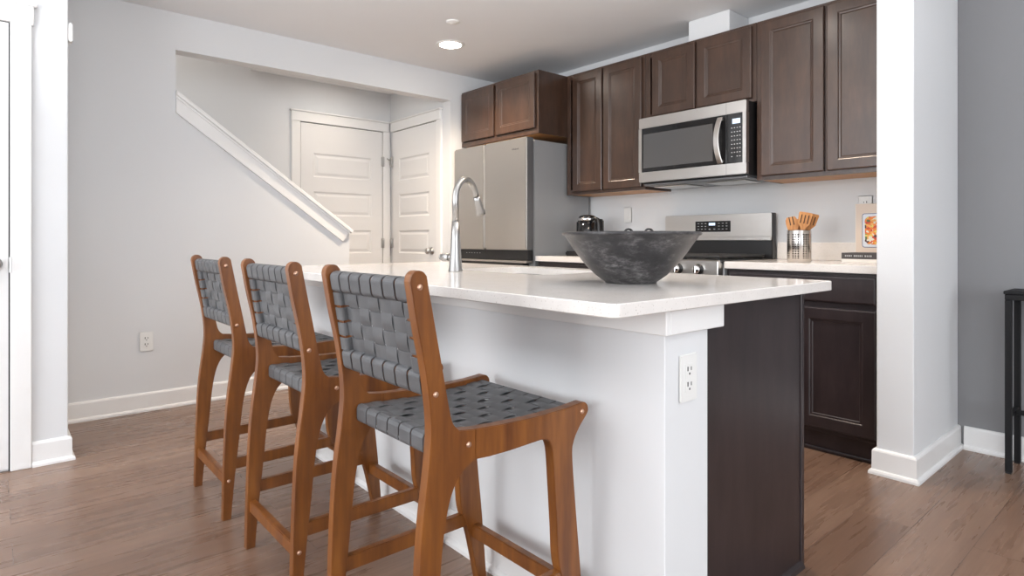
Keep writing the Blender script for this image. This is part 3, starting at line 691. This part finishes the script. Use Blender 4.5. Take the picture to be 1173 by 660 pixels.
# ================================================================== bowl with rings
bx, by = -1.155, 1.475
prof = [(0.004, 0.0), (0.076, 0.0), (0.079, 0.004), (0.088, 0.010), (0.107, 0.024), (0.128, 0.044), (0.150, 0.070), (0.170, 0.097), (0.187, 0.122), (0.201, 0.142), (0.2075, 0.1445), (0.2095, 0.149), (0.207, 0.1545), (0.198, 0.1545), (0.194, 0.146), (0.176, 0.118), (0.158, 0.092), (0.138, 0.067), (0.115, 0.043), (0.090, 0.025), (0.050, 0.018), (0.004, 0.017)]
bm = BM(); lathe(bm, prof, (bx, by, ZT+0.0003), 72)
tag(obj('serving_bowl', bm, M_bowl), 'large flared charcoal bowl with chalky scuffs on the island worktop', 'bowl')
# a chain of rings lying in the bowl
def torus(bm, c, Rr, r, M3, seg=26, s2=10):
    rings = []
    for i in range(seg):
        a = 2*PI*i/seg; rings.append([bm.verts.new(Vector(c)+M3 @ Vector(((Rr+r*math.cos(2*PI*k/s2))*math.cos(a), (Rr+r*math.cos(2*PI*k/s2))*math.sin(a), r*math.sin(2*PI*k/s2)))) for k in range(s2)])
    for i in range(seg):
        for k in range(s2): f = bm.faces.new((rings[i][k], rings[(i+1) % seg][k], rings[(i+1) % seg][(k+1) % s2], rings[i][(k+1) % s2])); f.smooth = True
rtv = Vector((0.653, 0.757, 0)); fwv = Vector((-0.757, 0.653, 0))
for off, fo, tilt, lab in ((0.006, 0.06, -0.035, 'left one of two glossy black loops peeking over the bowl rim'), (0.068, 0.05, 0.05, 'right one of two glossy black loops peeking over the bowl rim')):
    hc = Vector((bx, by, ZT+0.153))+rtv*off+fwv*fo; ft = Vector((bx, by, ZT+0.0245))+rtv*(off*0.3)+fwv*0.012
    ax = (hc-ft).normalized(); bm = BM(); ux_ = (rtv-ax*rtv.dot(ax)).normalized(); nz_ = ax.cross(ux_)
    M3 = Matrix((ux_, ax, nz_)).transposed(); torus(bm, hc, 0.0120, 0.0036, M3, 30)
    tube(bm, [ft, (ft+hc)/2-ax*0.004, hc-ax*0.0120], 0.0034, 10)
    lathe(bm, [(0.0035, -0.004), (0.006, -0.002), (0.006, 0.002), (0.0035, 0.004)], M=axisM(ft, ax), seg=12)
    tag(obj('loop_handle_utensil', bm, M_gloss), lab, 'utensil', 'black utensils in the bowl')

# ================================================================== worktop items
# coffee maker
kx, ky = -2.985, 3.30; Z0 = 0.9143
t = thing('coffee_maker', 'black coffee maker with chrome rim on the counter beside the fridge', 'coffee maker', (kx, ky, Z0))
bm = BM(); box(bm, kx-0.125, kx+0.07, ky-0.10, ky+0.14, Z0, Z0+0.035, 0.008, 2); obj('base', bm, M_black, t)
bm = BM(); box(bm, kx-0.122, kx-0.058, ky+0.01, ky+0.13, Z0+0.0355, Z0+0.262, 0.012, 3); box(bm, kx-0.06, kx+0.06, ky+0.085, ky+0.13, Z0+0.0355, Z0+0.27, 0.01, 2); obj('water_tower', bm, M_black, t)
bm = BM(); lathe(bm, [(0.055, 0), (0.062, 0.01), (0.066, 0.12), (0.064, 0.2205)], (kx+0.006, ky, Z0+0.036), 32); cf = obj('carafe', bm, M_gloss, t, 'glossy black carafe')
bm = BM(); lathe(bm, [(0.068, 0), (0.073, 0.004), (0.073, 0.016), (0.067, 0.020)], (kx+0.006, ky, Z0+0.2570), 32); obj('chrome_rim', bm, M_chrome, cf)
bm = BM(); lathe(bm, [(0.064, 0), (0.060, 0.012), (0.040, 0.020), (0.006, 0.023)], (kx+0.006, ky, Z0+0.2775), 32); obj('lid', bm, M_gloss, cf)
bm = BM(); tube(bm, [(kx+0.060, ky-0.02, Z0+0.262), (kx+0.10, ky-0.022, Z0+0.272), (kx+0.128, ky-0.022, Z0+0.262), (kx+0.134, ky-0.022, Z0+0.23), (kx+0.132, ky-0.022, Z0+0.12), (kx+0.118, ky-0.022, Z0+0.07), (kx+0.062, ky-0.02, Z0+0.065)], 0.013, 12); obj('handle', bm, M_black, cf)

# utensil holder
M_perf = steel('perforated steel', (0.66, 0.63, 0.60), 0.22, (2, 2, 2))
n, l, b = nt(M_perf); tc = n.new('ShaderNodeTexCoord'); sx = n.new('ShaderNodeSeparateXYZ'); l.new(tc.outputs['Object'], sx.inputs[0])
def mth(op, a, b_=None):
    x = n.new('ShaderNodeMath'); x.operation = op
    for i, q in enumerate((a, b_)):
        if q is None: continue
        if isinstance(q, (int, float)): x.inputs[i].default_value = q
        else: l.new(q, x.inputs[i])
    return x.outputs[0]
at_ = mth('ARCTAN2', sx.outputs[1], sx.outputs[0]); uu = mth('MULTIPLY', at_, 28/(2*PI)); vv = mth('MULTIPLY', sx.outputs[2], 80.0)
fu = mth('SUBTRACT', mth('FRACT', uu), 0.5); fv = mth('SUBTRACT', mth('FRACT', vv), 0.5)
dd_ = mth('SQRT', mth('ADD', mth('MULTIPLY', fu, fu), mth('MULTIPLY', fv, fv)))
hole = mth('LESS_THAN', dd_, 0.34); band = mth('MULTIPLY', mth('GREATER_THAN', sx.outputs[2], 0.018), mth('LESS_THAN', sx.outputs[2], 0.150))
grp = mth('LESS_THAN', mth('FRACT', mth('MULTIPLY', uu, 1/4.0)), 0.74)
hf = mth('MULTIPLY', mth('MULTIPLY', hole, band), grp)
setc(M_perf, mix(M_perf, (0.66, 0.63, 0.60), (0.02, 0.015, 0.012), hf)); setc(M_perf, mth('SUBTRACT', 1.0, hf), 'Metallic')
ux, uy = -1.437, 3.272
bm = BM(); lathe(bm, [(0.056, 0), (0.059, 0.003), (0.059, 0.166), (0.0575, 0.169), (0.0555, 0.166), (0.0555, 0.004), (0.003, 0.0035)], (ux, uy, Z0), 48)
tag(obj('utensil_holder', bm, M_perf), 'perforated stainless utensil holder right of the range', 'utensil holder')
def utensil(kind, base_, tip, face, lab):
    """wooden utensil from inside the holder up to its head; face = facing direction of the blade"""
    a, tipv = Vector(base_), Vector(tip); ax = (tipv-a).normalized(); Ln = (tipv-a).length
    fc = Vector(face); fc = (fc-ax*fc.dot(ax)).normalized(); sd = ax.cross(fc)
    def out(w, z, dpt=0): return a+ax*z+sd*w+fc*dpt
    bm = BM()
    hw = 0.0065; hl = Ln-0.105
    if kind == 'spatula': pr = [(hw, 0), (hw, hl), (0.012, hl+0.02), (0.030, hl+0.045), (0.033, Ln-0.006), (0.029, Ln)]
    elif kind == 'spoon': pr = [(hw, 0), (hw, hl), (0.016, hl+0.018), (0.028, hl+0.042), (0.031, hl+0.065), (0.027, hl+0.088), (0.014, Ln-0.002)]
    elif kind == 'fork': pr = [(hw, 0), (hw, hl), (0.016, hl+0.018), (0.028, hl+0.045), (0.030, hl+0.07), (0.028, hl+0.09), (0.020, Ln)]
    n_ = len(pr); slots = {'spatula': 3, 'fork': 2, 'spoon': 0}[kind]
    zs = [p[1] for p in pr]
    pts = [(p[0], p[1]) for p in pr] + [(-p[0], p[1]) for p in reversed(pr)]
    v0 = [bm.verts.new(out(w, z, 0.0025)) for w, z in pts]; v1 = [bm.verts.new(out(w, z, -0.0025)) for w, z in pts]; fs = []
    fs.append(bm.faces.new(v0)); fs.append(bm.faces.new(list(reversed(v1)))); k = len(pts)
    for i in range(k): fs.append(bm.faces.new((v0[i], v1[i], v1[(i+1) % k], v0[(i+1) % k])))
    bmesh.ops.recalc_face_normals(bm, faces=fs)
    o = obj('wooden_'+kind if kind != 'spatula' else 'wooden_spatula', bm, M_bamboo); tag(o, lab, kind if kind != 'fork' else 'fork', 'bamboo utensils')
    if slots:
        bm = BM()
        for j in range(slots):
            w = (j-(slots-1)/2)*0.017; z0_, z1_ = (hl+0.045, Ln-0.014) if kind == 'spatula' else (hl+0.060, Ln+0.0005)
            q = [(w-0.0028, z0_), (w+0.0028, z0_), (w+0.0028, z1_), (w-0.0028, z1_)]
            for s in (0.0029, -0.0029):
                f = bm.faces.new([bm.verts.new(out(a_, b__, s)) for a_, b__ in q])
        obj('slots', bm, M_slotw, o, 'slots drawn as dark shaded faces')
M_slotw = mat('shadowed slot', (0.06, 0.025, 0.01), 0.7)  # dark brown stands in for the shade inside the slots
fcam = (0.4, -0.9, 0.1)
utensil('fork', (ux+0.005, uy+0.005, Z0+0.006), (ux-0.040, uy-0.014, Z0+0.240), fcam, 'bamboo fork leaning left in the steel holder')
utensil('spatula', (ux-0.015, uy-0.01, Z0+0.006), (ux+0.042, uy-0.012, Z0+0.262), fcam, 'slotted bamboo spatula leaning right in the steel holder')
utensil('spoon', (ux+0.0, uy+0.026, Z0+0.006), (ux-0.016, uy+0.036, Z0+0.232), fcam, 'bamboo spoon half hidden between fork and spatula')
utensil('spatula', (ux-0.015, uy+0.015, Z0+0.006), (ux+0.064, uy+0.020, Z0+0.255), (0.7, -0.7, 0), 'bamboo turner behind the slotted spatula')

# small stack of books and the cookbook standing on it
M_cover = mat('beige book cover', (0.72, 0.60, 0.50), 0.5); M_page = mat('book pages', (0.80, 0.77, 0.72), 0.7); M_spine = mat('dark book spine', (0.055, 0.045, 0.045), 0.5)
def book_flat(lab, x0, x1, y0, y1, z0, z1, mc, spine=True):
    t = thing('book', lab, 'book', ((x0+x1)/2, (y0+y1)/2, z0), 'books stacked on the right worktop')
    bm = BM(); c_ = 0.0025; box(bm, x0, x1, y0, y1, z0, z0+c_, 0.0005); box(bm, x0, x1, y0, y1, z1-c_, z1, 0.0005); box(bm, x0, x1, y0, y0+c_, z0+c_, z1-c_)
    cv = obj('cover', bm, mc, t)
    bm = BM(); box(bm, x0+0.004, x1-0.004, y0+c_, y1-0.004, z0+c_, z1-c_); obj('pages', bm, M_page, t)
    return t, cv
book_flat('pale book at the bottom of the stack by the wing wall', -1.245, -0.985, 3.33, 3.53, Z0, Z0+0.018, M_page)
b2_, cv = book_flat('dark-spined book lying on top of the pale book', -1.252, -1.02, 3.345, 3.53, Z0+0.0183, Z0+0.050, M_spine)
bm = BM(); x = -1.235
for k in range(13):
    w = random.uniform(0.004, 0.009); box(bm, x, x+w, 3.3442, 3.3449, Z0+0.030, Z0+0.038); x += w+0.0035
    if k in (3, 8): x += 0.006
obj('spine_title', bm, M_legend, cv)
t = thing('cookbook', 'beige cookbook with a photo of roasted vegetables standing against the wall', 'book', (-1.14, 3.585, Z0+0.0505))
ck0 = Z0+0.0006
def lean(p):  # lean back against the upstand wall
    return p
bm = BM(); box(bm, -1.2665, -1.02, 3.570, 3.592, ck0, 1.226, 0.0015); cv = obj('cover', bm, M_cover, t)
bm = BM(); box(bm, -1.2665, -1.2625, 3.5694, 3.5699, ck0, 1.226); obj('cover_edge', bm, M_page, cv)
M_food = mat('dish photograph', (0.8, 0.4, 0.2), 0.45); n, l, b = nt(M_food); v = coords(M_food, (1, 1, 1))
vo = n.new('ShaderNodeTexVoronoi'); vo.inputs['Scale'].default_value = 85; l.new(v, vo.inputs['Vector'])
sh = n.new('ShaderNodeSeparateColor'); l.new(vo.outputs['Color'], sh.inputs[0])
r_ = n.new('ShaderNodeValToRGB'); r_.color_ramp.interpolation = 'CONSTANT'; l.new(sh.outputs[0], r_.inputs[0])
cols = [(0.0, (0.62, 0.06, 0.015)), (0.2, (0.80, 0.22, 0.02)), (0.4, (0.85, 0.42, 0.10)), (0.55, (0.80, 0.74, 0.60)), (0.72, (0.10, 0.03, 0.03)), (0.82, (0.75, 0.60, 0.12)), (0.93, (0.10, 0.16, 0.04))]
while len(r_.color_ramp.elements) < len(cols): r_.color_ramp.elements.new(0.5)
for e_, (p_, c_) in zip(r_.color_ramp.elements, cols): e_.position = p_; e_.color = (*c_, 1)
setc(M_food, r_.outputs[0])
M_bluerim = mat('blue enamel rim print', (0.03, 0.06, 0.20), 0.45); M_tray = mat('white tray print', (0.72, 0.75, 0.80), 0.45)
bm = BM(); prism(bm, rr(-1.231, -1.121, 0.990, 1.173, 0.012, 4), 'Y', 3.5690, 3.5698); ph = obj('picture', bm, M_bluerim, cv, 'printed blue rimmed tray')
bm = BM(); prism(bm, rr(-1.228, -1.124, 0.993, 1.170, 0.010, 4), 'Y', 3.5684, 3.5689); obj('tray_print', bm, M_tray, ph)
bm = BM(); rng = random.Random(3); q = rr(-1.218, -1.134, 1.005, 1.158, 0.030, 5); q = [(a+rng.uniform(-0.003, 0.003), c_+rng.uniform(-0.003, 0.003)) for a, c_ in q]; prism(bm, q, 'Y', 3.5678, 3.5683); obj('food_print', bm, M_food, ph, 'printed roasted vegetables')

# ================================================================== console table at right
t = thing('console_table', 'slim black metal console table by the grey wall, cut by the right edge', 'table', (-0.1, 3.47, 0))
tx0, tx1, ty0, ty1, tz = -0.592, 0.42, 3.385, 3.595, 0.805
bm = BM(); box(bm, tx0-0.004, tx1+0.004, ty0-0.004, ty1+0.004, tz-0.014, tz, 0.002); obj('table_top', bm, M_tmetal, t)
bm = BM(); w = 0.024
for y in (ty0, ty1-w): box(bm, tx0, tx1, y, y+w, tz-0.040, tz-0.0145, 0.002)
for x in (tx0, tx1-w): box(bm, x, x+w, ty0+w, ty1-w, tz-0.040, tz-0.0145, 0.002)
obj('apron', bm, M_tmetal, t)
for x in (tx0, tx1-w):
    for y in (ty0, ty1-w):
        bm = BM(); box(bm, x, x+w, y, y+w, 0.006, tz-0.0405, 0.002); lg = obj('leg', bm, M_tmetal, t); bm = BM(); box(bm, x-0.0005+0.002, x+w-0.0015, y+0.0015, y+w-0.0015, 0, 0.0058); obj('foot_pad', bm, M_black, lg)
bm = BM()
for x in (tx0, tx1-w): box(bm, x+0.003, x+w-0.003, ty0+w, ty1-w, 0.245, 0.265, 0.002)
box(bm, tx0+w, tx1-w, (ty0+ty1)/2-0.01, (ty0+ty1)/2+0.01, 0.245, 0.265, 0.002)
obj('stretcher', bm, M_tmetal, t)

# ================================================================== counter stools
def smooth(pts, n_=6):
    """Catmull-Rom through 2-D points"""
    P_ = [Vector(p) for p in pts]; out = []
    for i in range(len(P_)-1):
        p0 = P_[max(i-1, 0)]; p1 = P_[i]; p2 = P_[i+1]; p3 = P_[min(i+2, len(P_)-1)]
        for k in range(n_):
            s = k/n_; out.append(tuple(0.5*((2*p1)+(-p0+p2)*s+(2*p0-5*p1+4*p2-p3)*s*s+(-p0+3*p1-3*p2+p3)*s**3)))
    out.append(tuple(P_[-1])); return out
TW = 0.028; HW = 0.2155         # frame thickness, half width
rear_edge = [(0.0, 0.0), (0.004, 0.18), (0.011, 0.36), (0.019, 0.46), (0.033, 0.57), (0.038, 0.65), (0.026, 0.755), (0.004, 0.861), (-0.011, 0.946)]
top_round = [(-0.011, 0.946), (-0.007, 0.960), (0.005, 0.968), (0.018, 0.966), (0.027, 0.957)]
front_edge = [(0.027, 0.957), (0.046, 0.86), (0.062, 0.78), (0.082, 0.68), (0.092, 0.645), (0.108, 0.627)]
arch_rear = [(0.150, 0.556), (0.122, 0.541), (0.098, 0.515), (0.080, 0.470), (0.067, 0.40), (0.057, 0.30), (0.038, 0.12), (0.028, 0.0)]
JY = 0.150
P_rear = smooth(rear_edge)[:-1] + smooth(top_round, 4)[:-1] + smooth(front_edge)[:-1] + [(0.108, 0.627), (JY, 0.6215)] + smooth(arch_rear)
P_rail = [(JY, 0.6215), (0.22, 0.617), (0.29, 0.614), (0.34, 0.613), (JX := 0.375, 0.6135)] + [(0.375, 0.556), (0.36, 0.557), (0.34, 0.556), (0.25, 0.5525), (0.19, 0.553), (JY, 0.556)]
P_front = [(JY, 0.6215), (0.22, 0.617), (0.29, 0.614), (0.34, 0.613), (0.43, 0.615), (0.475, 0.6185)] + smooth([(0.475, 0.6185), (0.495, 0.6195), (0.508, 0.611), (0.512, 0.598), (0.505, 0.585), (0.480, 0.560), (0.459, 0.528), (0.454, 0.49), (0.466, 0.36), (0.484, 0.19), (0.500, 0.0)])[1:] + smooth([(0.470, 0.0), (0.436, 0.15), (0.406, 0.22+0.02), (0.398, 0.34), (0.389, 0.46), (0.384, 0.514), (0.378, 0.538), (0.368, 0.551), (0.345, 0.5555)]) + [(0.25, 0.5525), (0.19, 0.553), (JY, 0.556)]
P_front = [p for i, p in enumerate(P_front) if i == 0 or (Vector(p)-Vector(P_front[i-1])).length > 1e-4]

def loop_path(hh, ht, r, n_=5):
    """closed rounded-rect outline (a along height, b along thickness) with normals"""
    pts = []
    for ca, cb, a0_ in ((hh-r, ht-r, 0), (-hh+r, ht-r, 90), (-hh+r, -ht+r, 180), (hh-r, -ht+r, 270)):
        for k in range(n_+1): th = R(a0_+90*k/n_); pts.append((ca+r*math.cos(th), cb+r*math.sin(th), math.cos(th), math.sin(th)))
    pts.append(pts[0]); return pts

def make_stool(cx, y0, lab):
    t = thing('counter_stool', lab, 'bar stool', (cx, y0+0.25, 0), 'woven counter stools')
    legs = []
    for s in (-1, 1):
        xi, xo = cx+s*(HW-TW), cx+s*HW; a, b_ = min(xi, xo), max(xi, xo)
        bm = BM(); prism(bm, [(y0+p[0], p[1]) for p in P_rear], 'X', a, b_, 0.0016, 2); lr = obj('leg', bm, M_stool, t, 'rear leg rising into the back post')
        bm = BM(); prism(bm, [(y0+p[0], p[1]) for p in P_front], 'X', a, b_, 0.0016, 2); lf = obj('leg', bm, M_stool, t, 'front leg running into the side seat rail')
        for par, (py, pz) in ((lr, (0.010, 0.935)), (lr, (0.048, 0.713)), (lr, (0.132, 0.592)), (lf, (0.488, 0.597)), (lr, (0.020, 0.142))):
            bm = BM(); lathe(bm, [(0.0065, 0), (0.0065, 0.001), (0.005, 0.0028), (0.001, 0.0036)], M=axisM((xo-s*0.0002, y0+py, pz), (s, 0, 0)), seg=14); obj('bolt', bm, M_bolt, par, 'copper coloured bolt cap')
        # side stretcher
        bm = BM(); box(bm, (a+b_)/2-0.0105, (a+b_)/2+0.0105, y0+0.044, y0+0.430, 0.180, 0.219, 0.0025, 2); obj('stretcher', bm, M_stool, t, 'side stretcher')
    xi0, xi1 = cx-HW+TW-0.004, cx+HW-TW+0.004
    bm = BM(); box(bm, xi0, xi1, y0+0.010, y0+0.032, 0.122, 0.160, 0.0025, 2); obj('stretcher', bm, M_stool, t, 'low rear stretcher')
    bm = BM(); box(bm, xi0, xi1, y0+0.447, y0+0.471, 0.140, 0.180, 0.0025, 2); obj('stretcher', bm, M_stool, t, 'front footrest bar')
    # back panel frame: in a slanted plane
    B0 = Vector((cx, y0+0.052, 0.705)); B1 = Vector((cx, y0+0.012, 0.952)); ub = (B1-B0).normalized(); nb = Vector((0, -ub.z, ub.y)).normalized(); HB = (B1-B0).length
    X_ = Vector((1, 0, 0)); wi = HW-TW
    def slab(bm, a0_, a1_, u0, u1, th):
        vs = []
        for u in (u0, u1):
            for a in (a0_, a1_):
                for q_ in (-th, th): vs.append(bm.verts.new(B0+X_*a+ub*u+nb*q_))
        fs = [bm.faces.new([vs[i] for i in q_]) for q_ in ((0, 1, 3, 2), (4, 6, 7, 5), (0, 4, 5, 1), (2, 3, 7, 6), (0, 2, 6, 4), (1, 5, 7, 3))]
        bmesh.ops.recalc_face_normals(bm, faces=fs); bmesh.ops.bevel(bm, geom=list({e_ for f in fs for e_ in f.edges}), offset=0.003, segments=2, affect='EDGES')
    bm = BM(); rh = 0.044; rt = 0.0125
    slab(bm, -wi+0.0005, wi-0.0005, 0.004, 0.004+rh, rt); slab(bm, -wi+0.0005, wi-0.0005, HB-0.004-rh, HB-0.004, rt)
    slab(bm, -wi+0.0005, -wi+0.034, 0.004+rh, HB-0.004-rh, rt*0.8); slab(bm, wi-0.034, wi-0.0005, 0.004+rh, HB-0.004-rh, rt*0.8)
    obj('back_frame', bm, M_stool, t)
    # back webbing
    bm = BM(); nv = 7; pitch = (2*wi-0.004)/nv; sw = pitch-0.0065; th = 0.003
    def bp(a, u, q_): return B0+X_*a+ub*u+nb*q_
    for i in range(nv):
        a = -wi+0.002+pitch*(i+0.5)
        for uc in (0.004+rh/2, HB-0.004-rh/2):
            lp = loop_path(rh/2+0.003, rt+0.003, 0.0125); ribbon(bm, [bp(a, uc+p[0], p[1]) for p in lp], [ub*p[2]+nb*p[3] for p in lp], X_, sw, th)
    nh = 4; u0, u1 = 0.004+rh, HB-0.004-rh; ph_ = (u1-u0)/nh; hw_ = ph_-0.0045
    for j in range(nh):
        uc = u0+ph_*(j+0.5)
        for a in (-wi+0.0175, wi-0.0175):
            lp = loop_path(0.0185, rt*0.8+0.003, 0.007); ribbon(bm, [bp(a+p[0], uc, p[1]) for p in lp], [X_*p[2]+nb*p[3] for p in lp], ub, hw_-0.001, th)
    # woven field
    for i in range(nv):
        a = -wi+0.002+pitch*(i+0.5); pts = []; nr = []
        for k in range(nh*8+1):
            ph2 = k/8.0; q_ = 0.0024*math.cos(PI*(ph2-0.5)+PI*i); q_ = 0.0026*math.sin(PI*ph2)*(1 if (i+int(min(ph2, nh-0.01))) % 2 == 0 else 1)*1.0
            q_ = 0.0026*math.cos(PI*(ph2-0.5))*(1 if i % 2 == 0 else -1)
            pts.append(bp(a, u0+ph_*ph2, q_)); nr.append(nb)
        pts = [bp(a, u0-0.004, 0)]+pts+[bp(a, u1+0.004, 0)]; nr = [nb]+nr+[nb]
        if 0 < i < nv: ribbon(bm, pts, nr, X_, sw+0.0025, 0.002)
    for j in range(nh):
        uc = u0+ph_*(j+0.5); pts = []; nr = []
        for k in range(nv*8+1):
            ph2 = k/8.0; q_ = -0.0026*math.sin(PI*ph2)*(1 if j % 2 == 0 else -1)
            pts.append(bp(-wi+0.002+pitch*ph2, uc, q_)); nr.append(nb)
        ribbon(bm, pts[3:-3], nr[3:-3], ub, hw_, 0.002)
    obj('back_webbing', bm, M_strap, t, 'woven dark grey strap back')
    # seat rails and webbing
    ry, fy2 = 0.074, 0.492; zr, zf = 0.6025, 0.6035
    bm = BM(); box(bm, xi0+0.004, xi1-0.004, y0+ry, y0+ry+0.026, zr-0.030, zr, 0.005, 2); obj('seat_rail', bm, M_stool, t, 'rear cross rail under the webbing')
    bm = BM(); box(bm, xi0+0.004, xi1-0.004, y0+fy2-0.026-0.006, y0+fy2-0.006, zf-0.030, zf, 0.005, 2); obj('seat_rail', bm, M_stool, t, 'front cross rail under the webbing')
    def zs(y): # seat surface, gentle sag
        s = (y-ry)/(fy2-ry); return zr+0.004+(zf-zr)*s-0.011*math.sin(PI*max(0, min(1, s)))
    bm = BM(); n1 = 7; p1 = (2*wi-0.004)/n1; n2 = 9; ya, yb = ry+0.030, fy2-0.032; p2 = (yb-ya)/n2
    for i in range(n1):
        a = cx-wi+0.002+p1*(i+0.5); pts = []; nr = []
        yr = y0+ry-0.0025
        for dz, dy, nn_ in ((-0.038, 0.010, (0, 0, -1)), (-0.036, 0.002, (0, -0.7, -0.7)), (-0.030, 0.0, (0, -1, 0)), (-0.006, 0.0, (0, -1, 0)), (0.0015, 0.003, (0, -0.7, 0.7)), (0.004, 0.010, (0, 0, 1))):
            pts.append((a, yr+dy, zr+dz)); nr.append(nn_)
        for k in range(n2*8+1):
            u = k/8.0; y = ya+p2*u; q_ = 0.0024*math.cos(PI*(u-0.5))*(1 if i % 2 == 0 else -1)
            pts.append((a, y0+y, zs(y)+q_)); nr.append((0, 0, 1))
        yf_ = y0+fy2-0.0035
        for dz, dy, nn_ in ((0.004, -0.010, (0, 0, 1)), (0.0015, -0.003, (0, 0.7, 0.7)), (-0.006, 0.0, (0, 1, 0)), (-0.030, 0.0, (0, 1, 0)), (-0.036, -0.002, (0, 0.7, -0.7)), (-0.038, -0.010, (0, 0, -1))):
            pts.append((a, yf_+dy, zf+dz)); nr.append(nn_)
        ribbon(bm, pts, nr, (1, 0, 0), p1-0.004, 0.0024)
    for j in range(n2):
        y = ya+p2*(j+0.5); pts = []; nr = []
        for k in range(n1*8+1):
            u = k/8.0; q_ = -0.0024*math.sin(PI*u)*(1 if j % 2 == 0 else -1); s = u/n1
            pts.append((cx-wi+0.0015+(2*wi-0.003)*s, y0+y, zs(y)+q_-0.003*math.sin(PI*s))); nr.append((0, 0, 1))
        ribbon(bm, pts, nr, (0, 1, 0), p2-0.0035, 0.0022)
    obj('seat_webbing', bm, M_strap, t, 'woven dark grey strap seat')
    return t
s3 = make_stool(-1.2515, 0.640, 'walnut woven-strap stool nearest the camera, largest of the three')
for cx, lab in ((-1.9035, 'middle one of the three walnut woven-strap stools'), (-2.5745, 'walnut woven-strap stool farthest from the camera, nearest the left wall')):
    c_ = copy_tree(s3); c_.location.x = cx; c_['label'] = lab
